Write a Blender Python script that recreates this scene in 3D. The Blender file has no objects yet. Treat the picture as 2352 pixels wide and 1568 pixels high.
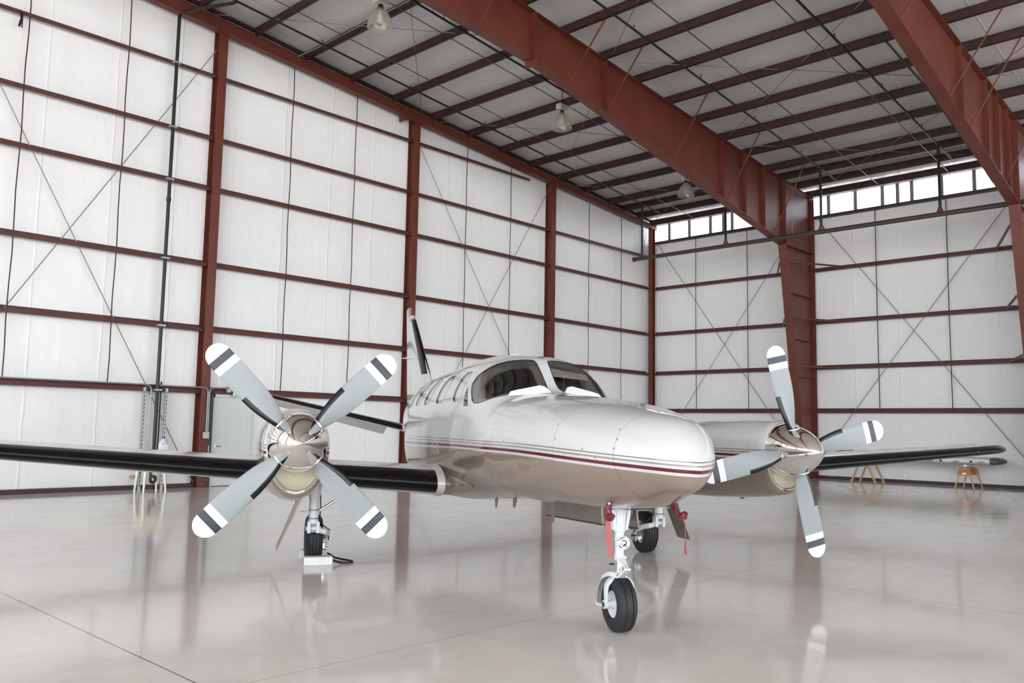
import bpy, bmesh, math, random
from mathutils import Vector, Matrix
random.seed(7)
SC = bpy.context.scene
COL = SC.collection
PI = math.pi

# ------------------------------------------------------------------ materials
def new_mat(name):
    m = bpy.data.materials.new(name); m.use_nodes = True
    nt = m.node_tree
    return m, nt, nt.nodes['Principled BSDF']

def mat(name, col, rough=0.5, metal=0.0, coat=0.0, spec=0.5, bump=0.0, bscale=40.0, mott=0.0, mscale=6.0, stretch=(1, 1, 1)):
    m, nt, b = new_mat(name)
    b.inputs['Base Color'].default_value = (*col, 1)
    b.inputs['Roughness'].default_value = rough
    b.inputs['Metallic'].default_value = metal
    b.inputs['Coat Weight'].default_value = coat
    b.inputs['Coat Roughness'].default_value = 0.04
    b.inputs['Specular IOR Level'].default_value = spec
    if bump or mott:
        tc = nt.nodes.new('ShaderNodeTexCoord'); mp = nt.nodes.new('ShaderNodeMapping')
        mp.inputs['Scale'].default_value = stretch
        nt.links.new(tc.outputs['Object'], mp.inputs['Vector'])
    if bump:
        n = nt.nodes.new('ShaderNodeTexNoise'); n.inputs['Scale'].default_value = bscale
        n.inputs['Detail'].default_value = 4
        nt.links.new(mp.outputs['Vector'], n.inputs['Vector'])
        bp = nt.nodes.new('ShaderNodeBump'); bp.inputs['Strength'].default_value = bump
        bp.inputs['Distance'].default_value = 0.05
        nt.links.new(n.outputs['Fac'], bp.inputs['Height']); nt.links.new(bp.outputs['Normal'], b.inputs['Normal'])
    if mott:
        n2 = nt.nodes.new('ShaderNodeTexNoise'); n2.inputs['Scale'].default_value = mscale; n2.inputs['Detail'].default_value = 5
        nt.links.new(mp.outputs['Vector'], n2.inputs['Vector'])
        r = nt.nodes.new('ShaderNodeValToRGB')
        r.color_ramp.elements[0].position = 0.3; r.color_ramp.elements[1].position = 0.7
        r.color_ramp.elements[0].color = (*[c*(1-mott) for c in col], 1)
        r.color_ramp.elements[1].color = (*[min(1, c*(1+mott)) for c in col], 1)
        nt.links.new(n2.outputs['Fac'], r.inputs['Fac']); nt.links.new(r.outputs['Color'], b.inputs['Base Color'])
    return m

def math_node(nt, op, a, b=None, c=None):
    n = nt.nodes.new('ShaderNodeMath'); n.operation = op
    for i, v in enumerate((a, b, c)):
        if v is None: continue
        if isinstance(v, (int, float)): n.inputs[i].default_value = v
        else: nt.links.new(v, n.inputs[i])
    return n.outputs[0]

def vinyl(name, col, seam_axis):
    """white vinyl-faced insulation: vertical creases and soft billows"""
    m, nt, b = new_mat(name)
    tc = nt.nodes.new('ShaderNodeTexCoord')
    mp = nt.nodes.new('ShaderNodeMapping'); mp.inputs['Scale'].default_value = seam_axis
    nt.links.new(tc.outputs['Object'], mp.inputs['Vector'])
    n = nt.nodes.new('ShaderNodeTexNoise'); n.inputs['Scale'].default_value = 1.0; n.inputs['Detail'].default_value = 3; n.inputs['Roughness'].default_value = 0.5
    nt.links.new(mp.outputs['Vector'], n.inputs['Vector'])
    n2 = nt.nodes.new('ShaderNodeTexNoise'); n2.inputs['Scale'].default_value = 1.1; n2.inputs['Detail'].default_value = 3
    nt.links.new(tc.outputs['Object'], n2.inputs['Vector'])
    spx = nt.nodes.new('ShaderNodeSeparateXYZ'); nt.links.new(tc.outputs['Object'], spx.inputs[0])
    run = math_node(nt, 'ADD', spx.outputs['X'], spx.outputs['Y']) if seam_axis[2] < 1 and seam_axis[0] > 1 else spx.outputs['Y']
    fr = math_node(nt, 'FRACT', math_node(nt, 'DIVIDE', math_node(nt, 'ADD', run, math_node(nt, 'MULTIPLY', n2.outputs['Fac'], 0.06)), 1.52))
    dd = math_node(nt, 'MULTIPLY', math_node(nt, 'ABSOLUTE', math_node(nt, 'SUBTRACT', fr, 0.5)), 1.52)
    ridge = math_node(nt, 'MAXIMUM', math_node(nt, 'SUBTRACT', 1.0, math_node(nt, 'DIVIDE', dd, 0.035)), 0.0)
    hsum = math_node(nt, 'ADD', math_node(nt, 'MULTIPLY', ridge, 0.7), n.outputs['Fac'])
    bp = nt.nodes.new('ShaderNodeBump'); bp.inputs['Strength'].default_value = 0.3; bp.inputs['Distance'].default_value = 0.04
    nt.links.new(hsum, bp.inputs['Height'])
    bp2 = nt.nodes.new('ShaderNodeBump'); bp2.inputs['Strength'].default_value = 0.35; bp2.inputs['Distance'].default_value = 0.12
    nt.links.new(n2.outputs['Fac'], bp2.inputs['Height']); nt.links.new(bp.outputs['Normal'], bp2.inputs['Normal'])
    nt.links.new(bp2.outputs['Normal'], b.inputs['Normal'])
    r = nt.nodes.new('ShaderNodeValToRGB')
    r.color_ramp.elements[0].position = 0.3; r.color_ramp.elements[1].position = 0.75
    r.color_ramp.elements[0].color = (col[0]*0.975, col[1]*0.965, col[2]*0.955, 1); r.color_ramp.elements[1].color = (*col, 1)
    nt.links.new(n2.outputs['Fac'], r.inputs['Fac']); nt.links.new(r.outputs['Color'], b.inputs['Base Color'])
    b.inputs['Roughness'].default_value = 0.42
    return m

M = {}
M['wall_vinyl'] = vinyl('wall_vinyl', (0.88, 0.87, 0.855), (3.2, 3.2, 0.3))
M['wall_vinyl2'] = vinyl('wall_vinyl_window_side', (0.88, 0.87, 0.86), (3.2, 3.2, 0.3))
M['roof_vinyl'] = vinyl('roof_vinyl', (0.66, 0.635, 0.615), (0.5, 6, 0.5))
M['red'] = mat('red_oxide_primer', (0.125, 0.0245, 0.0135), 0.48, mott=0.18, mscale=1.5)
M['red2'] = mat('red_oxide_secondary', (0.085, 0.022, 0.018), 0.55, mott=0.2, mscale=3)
M['red_dark'] = mat('red_oxide_purlin', (0.042, 0.014, 0.012), 0.55, mott=0.2, mscale=3)  # same primer as the frames, with the purlins' shade darkened into the colour
M['rod'] = mat('brace_rod_steel', (0.26, 0.25, 0.24), 0.5, metal=0.3)
M['blackpipe'] = mat('black_pipe', (0.010, 0.012, 0.012), 0.45)
M['brownpipe'] = mat('sprinkler_pipe', (0.05, 0.042, 0.034), 0.42)
M['galv'] = mat('galvanised', (0.36, 0.375, 0.39), 0.4, metal=0.55)
M['white'] = mat('white_paint', (0.62, 0.61, 0.60), 0.18, coat=0.4)
M['gearwhite'] = mat('gear_white', (0.66, 0.67, 0.67), 0.3)
M['chrome'] = mat('polished_metal', (0.86, 0.83, 0.80), 0.045, metal=1.0)
M['steel'] = mat('bare_steel', (0.55, 0.55, 0.55), 0.25, metal=1.0)
M['boot'] = mat('deice_rubber', (0.004, 0.0035, 0.0035), 0.22, spec=0.18, bump=0.05, bscale=3)
M['rubber'] = mat('tyre_rubber', (0.013, 0.0135, 0.015), 0.62)
M['groove'] = mat('tyre_groove', (0.004, 0.004, 0.005), 0.8)
M['bladegrey'] = mat('blade_grey', (0.285, 0.303, 0.303), 0.4, spec=0.35)
M['bladedark'] = mat('blade_dark_band', (0.020, 0.025, 0.037), 0.4)
M['bladewhite'] = mat('blade_white_band', (0.68, 0.68, 0.68), 0.35)
M['bladeboot'] = mat('blade_boot', (0.004, 0.005, 0.008), 0.28, spec=0.35)
M['cream'] = mat('inlet_primer', (0.86, 0.82, 0.68), 0.4)
M['tan'] = mat('tan_paint', (0.22, 0.165, 0.13), 0.2, coat=0.5)
M['tandark'] = mat('tan_gear_door', (0.17, 0.135, 0.115), 0.3, coat=0.3)
M['black'] = mat('black_plastic', (0.008, 0.012, 0.013), 0.35)
M['maroonvinyl'] = mat('maroon_vinyl', (0.16, 0.012, 0.026), 0.32)
M['ribbon'] = mat('red_ribbon', (0.36, 0.095, 0.09), 0.7)
M['door'] = mat('door_paint', (0.66, 0.68, 0.64), 0.4)
M['trim_dark'] = mat('base_trim', (0.045, 0.022, 0.022), 0.5)
M['wood'] = mat('sawhorse_wood', (0.46, 0.29, 0.15), 0.55, mott=0.2, mscale=10, stretch=(1, 1, 6))
M['wood2'] = mat('sawhorse_ply', (0.42, 0.16, 0.05), 0.5, mott=0.15, mscale=8)
M['creamplastic'] = mat('cream_plastic', (0.74, 0.70, 0.55), 0.4)
M['greenpaint'] = mat('green_paint', (0.055, 0.085, 0.05), 0.45)
M['oldwhite'] = mat('old_white_fabric', (0.66, 0.66, 0.62), 0.5, mott=0.06)
M['greyoval'] = mat('inspection_cover', (0.25, 0.27, 0.25), 0.5)
M['teal'] = mat('teal_cloth', (0.12, 0.20, 0.22), 0.7)
M['padding'] = mat('foam_padding', (0.8, 0.78, 0.72), 0.8)
M['label_white'] = mat('paper_label', (0.85, 0.85, 0.82), 0.6)
M['ballast'] = mat('ballast_case', (0.52, 0.50, 0.44), 0.5)
M['curtain'] = mat('pink_curtain', (0.66, 0.47, 0.46), 0.8)
M['interior'] = mat('cabin_dark', (0.07, 0.055, 0.048), 0.7)
M['liner'] = mat('cabin_liner', (0.92, 0.89, 0.84), 0.7)
M['jug'] = mat('jug_plastic', (0.70, 0.74, 0.80), 0.35)
M['chock'] = mat('chock_paint', (0.66, 0.66, 0.64), 0.6, mott=0.06, mscale=12)
M['blue'] = mat('blue_cap', (0.02, 0.04, 0.16), 0.4)
M['darkpost'] = mat('dark_jamb', (0.03, 0.03, 0.032), 0.45)
M['rope'] = mat('black_rope', (0.008, 0.008, 0.008), 0.6)
M['mullion'] = mat('clerestory_mullion', (0.24, 0.21, 0.205), 0.5)

def glass_mat(name, tint, ior=1.5, boost=1.0, rough=0.01):
    m = bpy.data.materials.new(name); m.use_nodes = True; nt = m.node_tree
    nt.nodes.clear()
    out = nt.nodes.new('ShaderNodeOutputMaterial'); mix = nt.nodes.new('ShaderNodeMixShader')
    tr = nt.nodes.new('ShaderNodeBsdfTransparent'); tr.inputs['Color'].default_value = (*tint, 1)
    gl = nt.nodes.new('ShaderNodeBsdfGlossy'); gl.inputs['Roughness'].default_value = rough
    fr = nt.nodes.new('ShaderNodeFresnel'); fr.inputs['IOR'].default_value = ior
    mu = math_node(nt, 'MULTIPLY', fr.outputs[0], boost)
    mu = math_node(nt, 'MINIMUM', mu, 1.0)
    nt.links.new(mu, mix.inputs[0]); nt.links.new(tr.outputs[0], mix.inputs[1]); nt.links.new(gl.outputs[0], mix.inputs[2])
    nt.links.new(mix.outputs[0], out.inputs[0])
    return m
M['windshield'] = glass_mat('windshield_glass', (0.90, 0.91, 0.90), 1.55, 1.5)
M['cabinglass'] = glass_mat('cabin_window_glass', (0.95, 0.95, 0.94), 1.45, 1.0)
M['clearglass'] = glass_mat('clerestory_glass', (0.93, 0.95, 0.96), 1.45)
M['lens'] = glass_mat('lamp_lens', (0.92, 0.93, 0.93), 1.5, 1.3)

def shade_mat():
    m = bpy.data.materials.new('prismatic_shade'); m.use_nodes = True; nt = m.node_tree; nt.nodes.clear()
    out = nt.nodes.new('ShaderNodeOutputMaterial')
    tr = nt.nodes.new('ShaderNodeBsdfTransparent'); tr.inputs['Color'].default_value = (0.93, 0.9, 0.84, 1)
    df = nt.nodes.new('ShaderNodeBsdfTranslucent'); df.inputs['Color'].default_value = (0.70, 0.66, 0.60, 1)
    d2 = nt.nodes.new('ShaderNodeBsdfDiffuse'); d2.inputs['Color'].default_value = (0.50, 0.465, 0.42, 1)
    gl = nt.nodes.new('ShaderNodeBsdfGlossy'); gl.inputs['Roughness'].default_value = 0.12
    a = nt.nodes.new('ShaderNodeMixShader'); a.inputs[0].default_value = 0.5
    nt.links.new(df.outputs[0], a.inputs[1]); nt.links.new(d2.outputs[0], a.inputs[2])
    b = nt.nodes.new('ShaderNodeMixShader'); b.inputs[0].default_value = 0.46
    nt.links.new(tr.outputs[0], b.inputs[1]); nt.links.new(a.outputs[0], b.inputs[2])
    c = nt.nodes.new('ShaderNodeMixShader'); c.inputs[0].default_value = 0.10
    nt.links.new(b.outputs[0], c.inputs[1]); nt.links.new(gl.outputs[0], c.inputs[2])
    nt.links.new(c.outputs[0], out.inputs[0]); return m
M['shade'] = shade_mat()

WHITE = (0.57, 0.56, 0.55); TAN = (0.255, 0.192, 0.152); MAROON = (0.115, 0.009, 0.020); STRIPE = (0.28, 0.235, 0.185); LINE = (0.16, 0.125, 0.10)
def livery(name, zshift=0.0, seams=(), wave=0.06, tail=False):
    """white over tan with pin stripes that drop towards the nose and fan out aft"""
    m, nt, b = new_mat(name)
    tc = nt.nodes.new('ShaderNodeTexCoord'); sp = nt.nodes.new('ShaderNodeSeparateXYZ')
    nt.links.new(tc.outputs['Object'], sp.inputs[0])
    X, Z = sp.outputs['X'], sp.outputs['Z']
    if tail:
        f = math_node(nt, 'ADD', Z, zshift)
    else:
        k = math_node(nt, 'MAXIMUM', math_node(nt, 'ADD', X, 1.0), 0.0)
        z1 = math_node(nt, 'ADD', math_node(nt, 'MULTIPLY', math_node(nt, 'MULTIPLY', k, k), 0.0147), Z)
        z1 = math_node(nt, 'ADD', z1, zshift)
        s = math_node(nt, 'ADD', math_node(nt, 'MULTIPLY', math_node(nt, 'MAXIMUM', math_node(nt, 'SUBTRACT', -2.4, X), 0.0), 0.155), 1.0)
        d = math_node(nt, 'DIVIDE', math_node(nt, 'SUBTRACT', 1.468, z1), s)
        z2 = math_node(nt, 'SUBTRACT', 1.468, d)
        f = math_node(nt, 'DIVIDE', math_node(nt, 'SUBTRACT', z2, 1.30), 0.20)
    r = nt.nodes.new('ShaderNodeValToRGB'); cr = r.color_ramp; cr.interpolation = 'CONSTANT'
    if tail:
        stops = [(0, WHITE), (0.30, TAN), (0.36, WHITE), (0.42, MAROON), (0.60, WHITE), (0.68, STRIPE), (0.74, WHITE)]
    else:
        q = lambda z: (z-1.30)/0.20
        stops = [(0, TAN), (q(1.369), WHITE), (q(1.390), MAROON), (q(1.4155), WHITE), (q(1.434), STRIPE), (q(1.4475), WHITE), (q(1.463), LINE), (q(1.4705), WHITE)]
    cr.elements[0].position = 0; cr.elements[0].color = (*stops[0][1], 1)
    cr.elements[1].position = stops[1][0]; cr.elements[1].color = (*stops[1][1], 1)
    for p, c in stops[2:]:
        e = cr.elements.new(p); e.color = (*c, 1)
    nt.links.new(f, r.inputs['Fac'])
    colr = r.outputs['Color']
    for sx in seams:
        dd = math_node(nt, 'ABSOLUTE', math_node(nt, 'SUBTRACT', X, sx))
        lt = math_node(nt, 'LESS_THAN', dd, 0.0028)
        mx = nt.nodes.new('ShaderNodeMix'); mx.data_type = 'RGBA'; mx.blend_type = 'MULTIPLY'
        nt.links.new(math_node(nt, 'MULTIPLY', lt, 0.55), mx.inputs[0])
        nt.links.new(colr, mx.inputs[6]); mx.inputs[7].default_value = (0.35, 0.33, 0.31, 1)
        colr = mx.outputs[2]
    nt.links.new(colr, b.inputs['Base Color'])
    b.inputs['Roughness'].default_value = 0.22
    b.inputs['Specular IOR Level'].default_value = 0.3; b.inputs['Coat Weight'].default_value = 0.7; b.inputs['Coat Roughness'].default_value = 0.025
    n = nt.nodes.new('ShaderNodeTexNoise'); n.inputs['Scale'].default_value = 4.5; n.inputs['Detail'].default_value = 2
    nt.links.new(tc.outputs['Object'], n.inputs['Vector'])
    bp = nt.nodes.new('ShaderNodeBump'); bp.inputs['Strength'].default_value = wave; bp.inputs['Distance'].default_value = 0.03
    nt.links.new(n.outputs['Fac'], bp.inputs['Height'])
    nt.links.new(bp.outputs['Normal'], b.inputs['Normal']); nt.links.new(bp.outputs['Normal'], b.inputs['Coat Normal'])
    return m
M['fuselage'] = livery('fuselage_paint', seams=(0.79, 0.08, -1.30, -2.45, -4.6))
M['nacelle'] = livery('nacelle_paint', 0.055, seams=(-1.62, -2.4))
M['fin'] = livery('fin_paint', -3.32, tail=True)

def floor_mat():
    m, nt, b = new_mat('polished_concrete')
    tc = nt.nodes.new('ShaderNodeTexCoord'); sp = nt.nodes.new('ShaderNodeSeparateXYZ')
    nt.links.new(tc.outputs['Object'], sp.inputs[0])
    n1 = nt.nodes.new('ShaderNodeTexNoise'); n1.inputs['Scale'].default_value = 0.45; n1.inputs['Detail'].default_value = 8; n1.inputs['Roughness'].default_value = 0.6
    n1.inputs['Distortion'].default_value = 0.6
    nt.links.new(tc.outputs['Object'], n1.inputs['Vector'])
    mp = nt.nodes.new('ShaderNodeMapping'); mp.inputs['Rotation'].default_value = (0, 0, 0.6); mp.inputs['Scale'].default_value = (0.8, 2.6, 1)
    nt.links.new(tc.outputs['Object'], mp.inputs['Vector'])
    n2 = nt.nodes.new('ShaderNodeTexNoise'); n2.inputs['Scale'].default_value = 1.3; n2.inputs['Detail'].default_value = 7; n2.inputs['Roughness'].default_value = 0.7
    nt.links.new(mp.outputs['Vector'], n2.inputs['Vector'])
    n3 = nt.nodes.new('ShaderNodeTexNoise'); n3.inputs['Scale'].default_value = 2.2; n3.inputs['Detail'].default_value = 9; n3.inputs['Roughness'].default_value = 0.72; n3.inputs['Distortion'].default_value = 1.4
    nt.links.new(tc.outputs['Object'], n3.inputs['Vector'])
    mx = math_node(nt, 'ADD', math_node(nt, 'MULTIPLY', n1.outputs['Fac'], 0.50), math_node(nt, 'ADD', math_node(nt, 'MULTIPLY', n2.outputs['Fac'], 0.18), math_node(nt, 'MULTIPLY', n3.outputs['Fac'], 0.32)))
    r = nt.nodes.new('ShaderNodeValToRGB'); cr = r.color_ramp
    cr.elements[0].position = 0.34; cr.elements[0].color = (0.66, 0.614, 0.57, 1)
    cr.elements[1].position = 0.62; cr.elements[1].color = (0.80, 0.752, 0.70, 1)
    e = cr.elements.new(0.48); e.color = (0.745, 0.698, 0.65, 1)
    nt.links.new(mx, r.inputs['Fac'])
    col = r.outputs['Color']
    # saw-cut joints
    def joint(sock, at, w, dark):
        nonlocal col
        d = math_node(nt, 'ABSOLUTE', math_node(nt, 'SUBTRACT', sock, at))
        lt = math_node(nt, 'MULTIPLY', math_node(nt, 'LESS_THAN', d, w), dark)
        k = nt.nodes.new('ShaderNodeMix'); k.data_type = 'RGBA'
        nt.links.new(lt, k.inputs[0]); nt.links.new(col, k.inputs[6]); k.inputs[7].default_value = (0.09, 0.08, 0.075, 1)
        col = k.outputs[2]
    X, Y = sp.outputs['X'], sp.outputs['Y']
    yy = math_node(nt, 'SUBTRACT', Y, math_node(nt, 'MULTIPLY', math_node(nt, 'MAXIMUM', math_node(nt, 'SUBTRACT', X, 9.0), 0.0), 0.055))
    joint(X, 2.62, 0.0055, 0.9); joint(X, 8.95, 0.006, 0.55); joint(X, 15.3, 0.008, 0.5); joint(X, 21.7, 0.01, 0.5)
    joint(yy, 4.92, 0.0035, 0.6); joint(Y, 11.3, 0.006, 0.5); joint(Y, -1.5, 0.005, 0.6); joint(Y, 17.6, 0.01, 0.4)
    nt.links.new(col, b.inputs['Base Color'])
    rr = nt.nodes.new('ShaderNodeMapRange'); rr.inputs['From Min'].default_value = 0.3; rr.inputs['From Max'].default_value = 0.7
    rr.inputs['To Min'].default_value = 0.05; rr.inputs['To Max'].default_value = 0.13
    nt.links.new(n2.outputs['Fac'], rr.inputs['Value']); nt.links.new(rr.outputs['Result'], b.inputs['Roughness'])
    bp = nt.nodes.new('ShaderNodeBump'); bp.inputs['Strength'].default_value = 0.004; bp.inputs['Distance'].default_value = 0.02
    nt.links.new(n2.outputs['Fac'], bp.inputs['Height']); nt.links.new(bp.outputs['Normal'], b.inputs['Normal'])
    b.inputs['Specular IOR Level'].default_value = 0.5
    return m
M['floor'] = floor_mat()
M['apron'] = mat('concrete_apron', (0.55, 0.53, 0.50), 0.8, mott=0.08, mscale=0.8)

# ------------------------------------------------------------------ mesh helper
def v3(p): return Vector(p)
def ortho(d):
    d = d.normalized()
    a = Vector((0, 0, 1)) if abs(d.z) < 0.95 else Vector((1, 0, 0))
    u = d.cross(a).normalized(); w = u.cross(d).normalized()
    return u, w

class G:
    def __init__(s): s.v = []; s.f = []; s.m = []
    def add(s, vs, fs, mi=0):
        o = len(s.v); s.v += [tuple(p) for p in vs]
        for f in fs: s.f.append(tuple(o+i for i in f)); s.m.append(mi)
    def box(s, lo, hi, mi=0):
        x0, y0, z0 = lo; x1, y1, z1 = hi
        s.add([(x0,y0,z0),(x1,y0,z0),(x1,y1,z0),(x0,y1,z0),(x0,y0,z1),(x1,y0,z1),(x1,y1,z1),(x0,y1,z1)],
              [(0,3,2,1),(4,5,6,7),(0,1,5,4),(1,2,6,5),(2,3,7,6),(3,0,4,7)], mi); return s
    def obox(s, c, ax, ay, az, mi=0):
        c, ax, ay, az = map(Vector, (c, ax, ay, az))
        p = [c+i*ax+j*ay+k*az for k in (-1, 1) for i, j in ((-1,-1),(1,-1),(1,1),(-1,1))]
        s.add(p, [(0,3,2,1),(4,5,6,7),(0,1,5,4),(1,2,6,5),(2,3,7,6),(3,0,4,7)], mi); return s
    def bar(s, a, b, w, h, up=(0,0,1), mi=0):
        a, b = Vector(a), Vector(b); d = (b-a); n = d.normalized(); u = n.cross(Vector(up))
        u = ortho(n)[0] if u.length < 1e-4 else u.normalized()
        k = u.cross(n).normalized()
        s.obox((a+b)/2, d/2, u*w/2, k*h/2, mi); return s
    def loft(s, rings, cap0=True, cap1=True, mi=0, closed=True, mfun=None):
        n = len(rings[0]); o = len(s.v)
        for r in rings: s.v += [tuple(p) for p in r]
        for i in range(len(rings)-1):
            for j in range(n if closed else n-1):
                a = o+i*n+j; b = o+i*n+(j+1) % n
                s.f.append((a, b, b+n, a+n)); s.m.append(mfun(i, j) if mfun else mi)
        if cap0: s.f.append(tuple(o+j for j in reversed(range(n)))); s.m.append(mfun(0, 0) if mfun else mi)
        if cap1: s.f.append(tuple(o+(len(rings)-1)*n+j for j in range(n))); s.m.append(mfun(len(rings)-2, 0) if mfun else mi)
        return s
    def tube(s, pts, r, n=10, mi=0, caps=True):
        pts = [Vector(p) for p in pts]; rings = []
        rs = r if isinstance(r, (list, tuple)) else [r]*len(pts)
        pu = None
        for i, p in enumerate(pts):
            d = (pts[min(i+1, len(pts)-1)]-pts[max(i-1, 0)]).normalized()
            if pu is None: u, w = ortho(d)
            else:
                u = (pu-d*pu.dot(d)).normalized(); w = u.cross(d)
            pu = u
            rings.append([p+rs[i]*(math.cos(2*PI*k/n)*u+math.sin(2*PI*k/n)*w) for k in range(n)])
        return s.loft(rings, caps, caps, mi)
    def lathe(s, prof, o, axis, n=32, mi=0, mfun=None, cap0=False, cap1=False):
        o = Vector(o); d = Vector(axis).normalized(); u, w = ortho(d)
        rings = [[o+d*a+r*(math.cos(2*PI*k/n)*u+math.sin(2*PI*k/n)*w) for k in range(n)] for a, r in prof]
        return s.loft(rings, cap0, cap1, mi, mfun=mfun)
    def prism(s, poly, z0, z1, fn, mi=0):
        """poly: 2-D points; fn(u, v, w) -> 3-D"""
        return s.loft([[fn(u, v, z0) for u, v in poly], [fn(u, v, z1) for u, v in poly]], True, True, mi)

def build(name, g, mats, parent=None, smooth=True, angle=35, bevel=0.0):
    me = bpy.data.meshes.new(name); me.from_pydata(g.v, [], g.f); me.update()
    mats = mats if isinstance(mats, (list, tuple)) else [mats]
    for m in mats: me.materials.append(M[m])
    for p, i in zip(me.polygons, g.m): p.material_index = i
    bm = bmesh.new(); bm.from_mesh(me); bmesh.ops.recalc_face_normals(bm, faces=bm.faces)
    if smooth:
        for f in bm.faces: f.smooth = True
        lim = math.radians(angle)
        for e in bm.edges:
            if len(e.link_faces) == 2 and e.calc_face_angle(0) > lim: e.smooth = False
    bm.to_mesh(me); bm.free()
    o = bpy.data.objects.new(name, me); COL.objects.link(o)
    if parent: o.parent = parent
    if bevel:
        b = o.modifiers.new('bevel', 'BEVEL'); b.width = bevel; b.segments = 2; b.limit_method = 'ANGLE'
    return o

def tag(o, label, cat, group=None, kind=None):
    o['label'] = label; o['category'] = cat
    if group: o['group'] = group
    if kind: o['kind'] = kind
    return o
def struct(o):
    o['kind'] = 'structure'; return o
def empty(name, loc=(0,0,0), rz=0.0, parent=None):
    o = bpy.data.objects.new(name, None); COL.objects.link(o); o.empty_display_size = 0.2
    o.location = loc; o.rotation_euler = (0, 0, rz)
    if parent: o.parent = parent
    return o
ORD = ['first', 'second', 'third', 'fourth', 'fifth', 'sixth', 'seventh', 'eighth', 'ninth', 'tenth', 'eleventh', 'twelfth', 'thirteenth', 'fourteenth', 'fifteenth', 'sixteenth', 'seventeenth', 'eighteenth', 'nineteenth', 'twentieth', 'twenty-first', 'twenty-second', 'twenty-third', 'twenty-fourth', 'twenty-fifth', 'twenty-sixth', 'twenty-seventh', 'twenty-eighth', 'twenty-ninth', 'thirtieth', 'thirty-first', 'thirty-second', 'thirty-third', 'thirty-fourth', 'thirty-fifth', 'thirty-sixth', 'thirty-seventh', 'thirty-eighth', 'thirty-ninth']

# ------------------------------------------------------------------ hangar shell
X0, X1, Y0, Y1 = -24.0, 29.97, -26.0, 20.44      # clear inside faces
def zb(x): return 11.87-0.0895*(x-11)           # underside of the purlins
def zr(x): return zb(x)+0.272                   # underside of the roof insulation

g = G().box((X0-0.3, Y0, -0.2), (X1+0.3, Y1+0.3, 0.0)); struct(build('floor', g, 'floor', smooth=False))
g = G().loft([[(a, b, z) for a, b in ((X0-60, Y1+0.3), (X0-60, Y0-70), (X1+0.3, Y0-70), (X1+0.3, Y0), (X0-0.3, Y0), (X0-0.3, Y1+0.3))] for z in (-0.2, -0.02)]); g.box((X1+0.3, Y0-70, -0.2), (X1+60, Y1+60, -0.02)); struct(build('ground', g, 'apron', smooth=False))
# gable wall (image left)
DX0, DX1, DZ = 10.42, 11.44, 2.29
xz = [(X0, 0), (DX0, 0), (DX0, DZ), (DX1, DZ), (DX1, 0), (X1+0.2, 0), (X1+0.2, zr(X1+0.2)), (X0, zr(X0))]
g = G().prism(xz, Y1, Y1+0.2, lambda u, v, w: (u, w, v)); struct(build('wall_left', g, 'wall_vinyl', smooth=False))
# window wall (image right): below the strip; the strip itself is open between sill and eave
g = G().box((X1, Y0, 0), (X1+0.2, Y1+0.2, 9.50)); struct(build('wall_right', g, 'wall_vinyl2', smooth=False))
xz = [(X0-0.2, 0), (X0, 0), (X0, zr(X0)), (X0-0.2, zr(X0))]
g = G().prism([(Y0, 13.5), (18.0, 13.5), (18.0, 0), (Y1+0.2, 0), (Y1+0.2, zr(X0)), (Y0, zr(X0))], X0-0.2, X0, lambda u, v, w: (w, u, v)); struct(build('wall_back', g, 'wall_vinyl2', smooth=False))
xz = [(X0, 10.2), (X1+0.2, 10.2), (X1+0.2, zr(X1+0.2)), (X0, zr(X0))]
g = G().prism(xz, Y0-0.2, Y0, lambda u, v, w: (u, w, v)); struct(build('wall_front', g, 'wall_vinyl2', smooth=False))
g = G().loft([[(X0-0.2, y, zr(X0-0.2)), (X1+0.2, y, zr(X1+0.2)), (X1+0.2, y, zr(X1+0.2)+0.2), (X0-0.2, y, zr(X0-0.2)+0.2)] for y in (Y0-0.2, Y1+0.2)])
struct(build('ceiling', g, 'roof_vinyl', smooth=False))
# base trims
for nm, lo, hi in (('baseboard_left', (X0, Y1-0.2, 0), (DX0-0.18, Y1, 0.10)), ('baseboard_left', (DX1+0.06, Y1-0.2, 0), (X1-0.2, Y1, 0.10)), ('baseboard_right', (X1-0.2, Y0, 0), (X1, Y1-0.2, 0.10))):
    struct(build(nm, G().box(lo, hi), 'trim_dark', smooth=False))

# clerestory windows: one strip per bay
BAYS = [(13.30, 20.24), (5.90, 13.30), (-1.5, 5.90), (-8.9, -1.5), (-16.4, -8.9), (-25.9, -16.4)]
MULL = [[19.52, 18.55, 17.56, 16.97, 16.59, 15.6, 14.6], [12.68, 11.70, 10.755, 10.24, 9.77, 8.82, 7.82, 6.9], [5.0, 4.0, 3.0, 2.0, 1.0, 0.0], [-2.5, -3.5, -4.5, -5.5, -6.5, -7.5], [-10.0, -11.0, -12.0, -13.0, -14.0, -15.0], [-17.5, -18.5, -19.5, -20.5, -21.5, -22.5, -23.5]]
for i, ((a, b), mm) in enumerate(zip(BAYS, MULL)):
    o = build('window_%d' % (i+1), G().box((X1+0.10, a, 9.50), (X1+0.108, b, 10.30)), 'clearglass', smooth=False); struct(o)
    for y in mm:
        build('mullion', G().box((X1+0.02, y-0.055, 9.50), (X1+0.09, y+0.055, 10.30)), 'mullion', parent=o, smooth=False)
    build('sill', G().box((X1-0.2, a+0.12, 9.42), (X1+0.16, b-0.12, 9.515)), 'trim_dark', parent=o, smooth=False)

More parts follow.
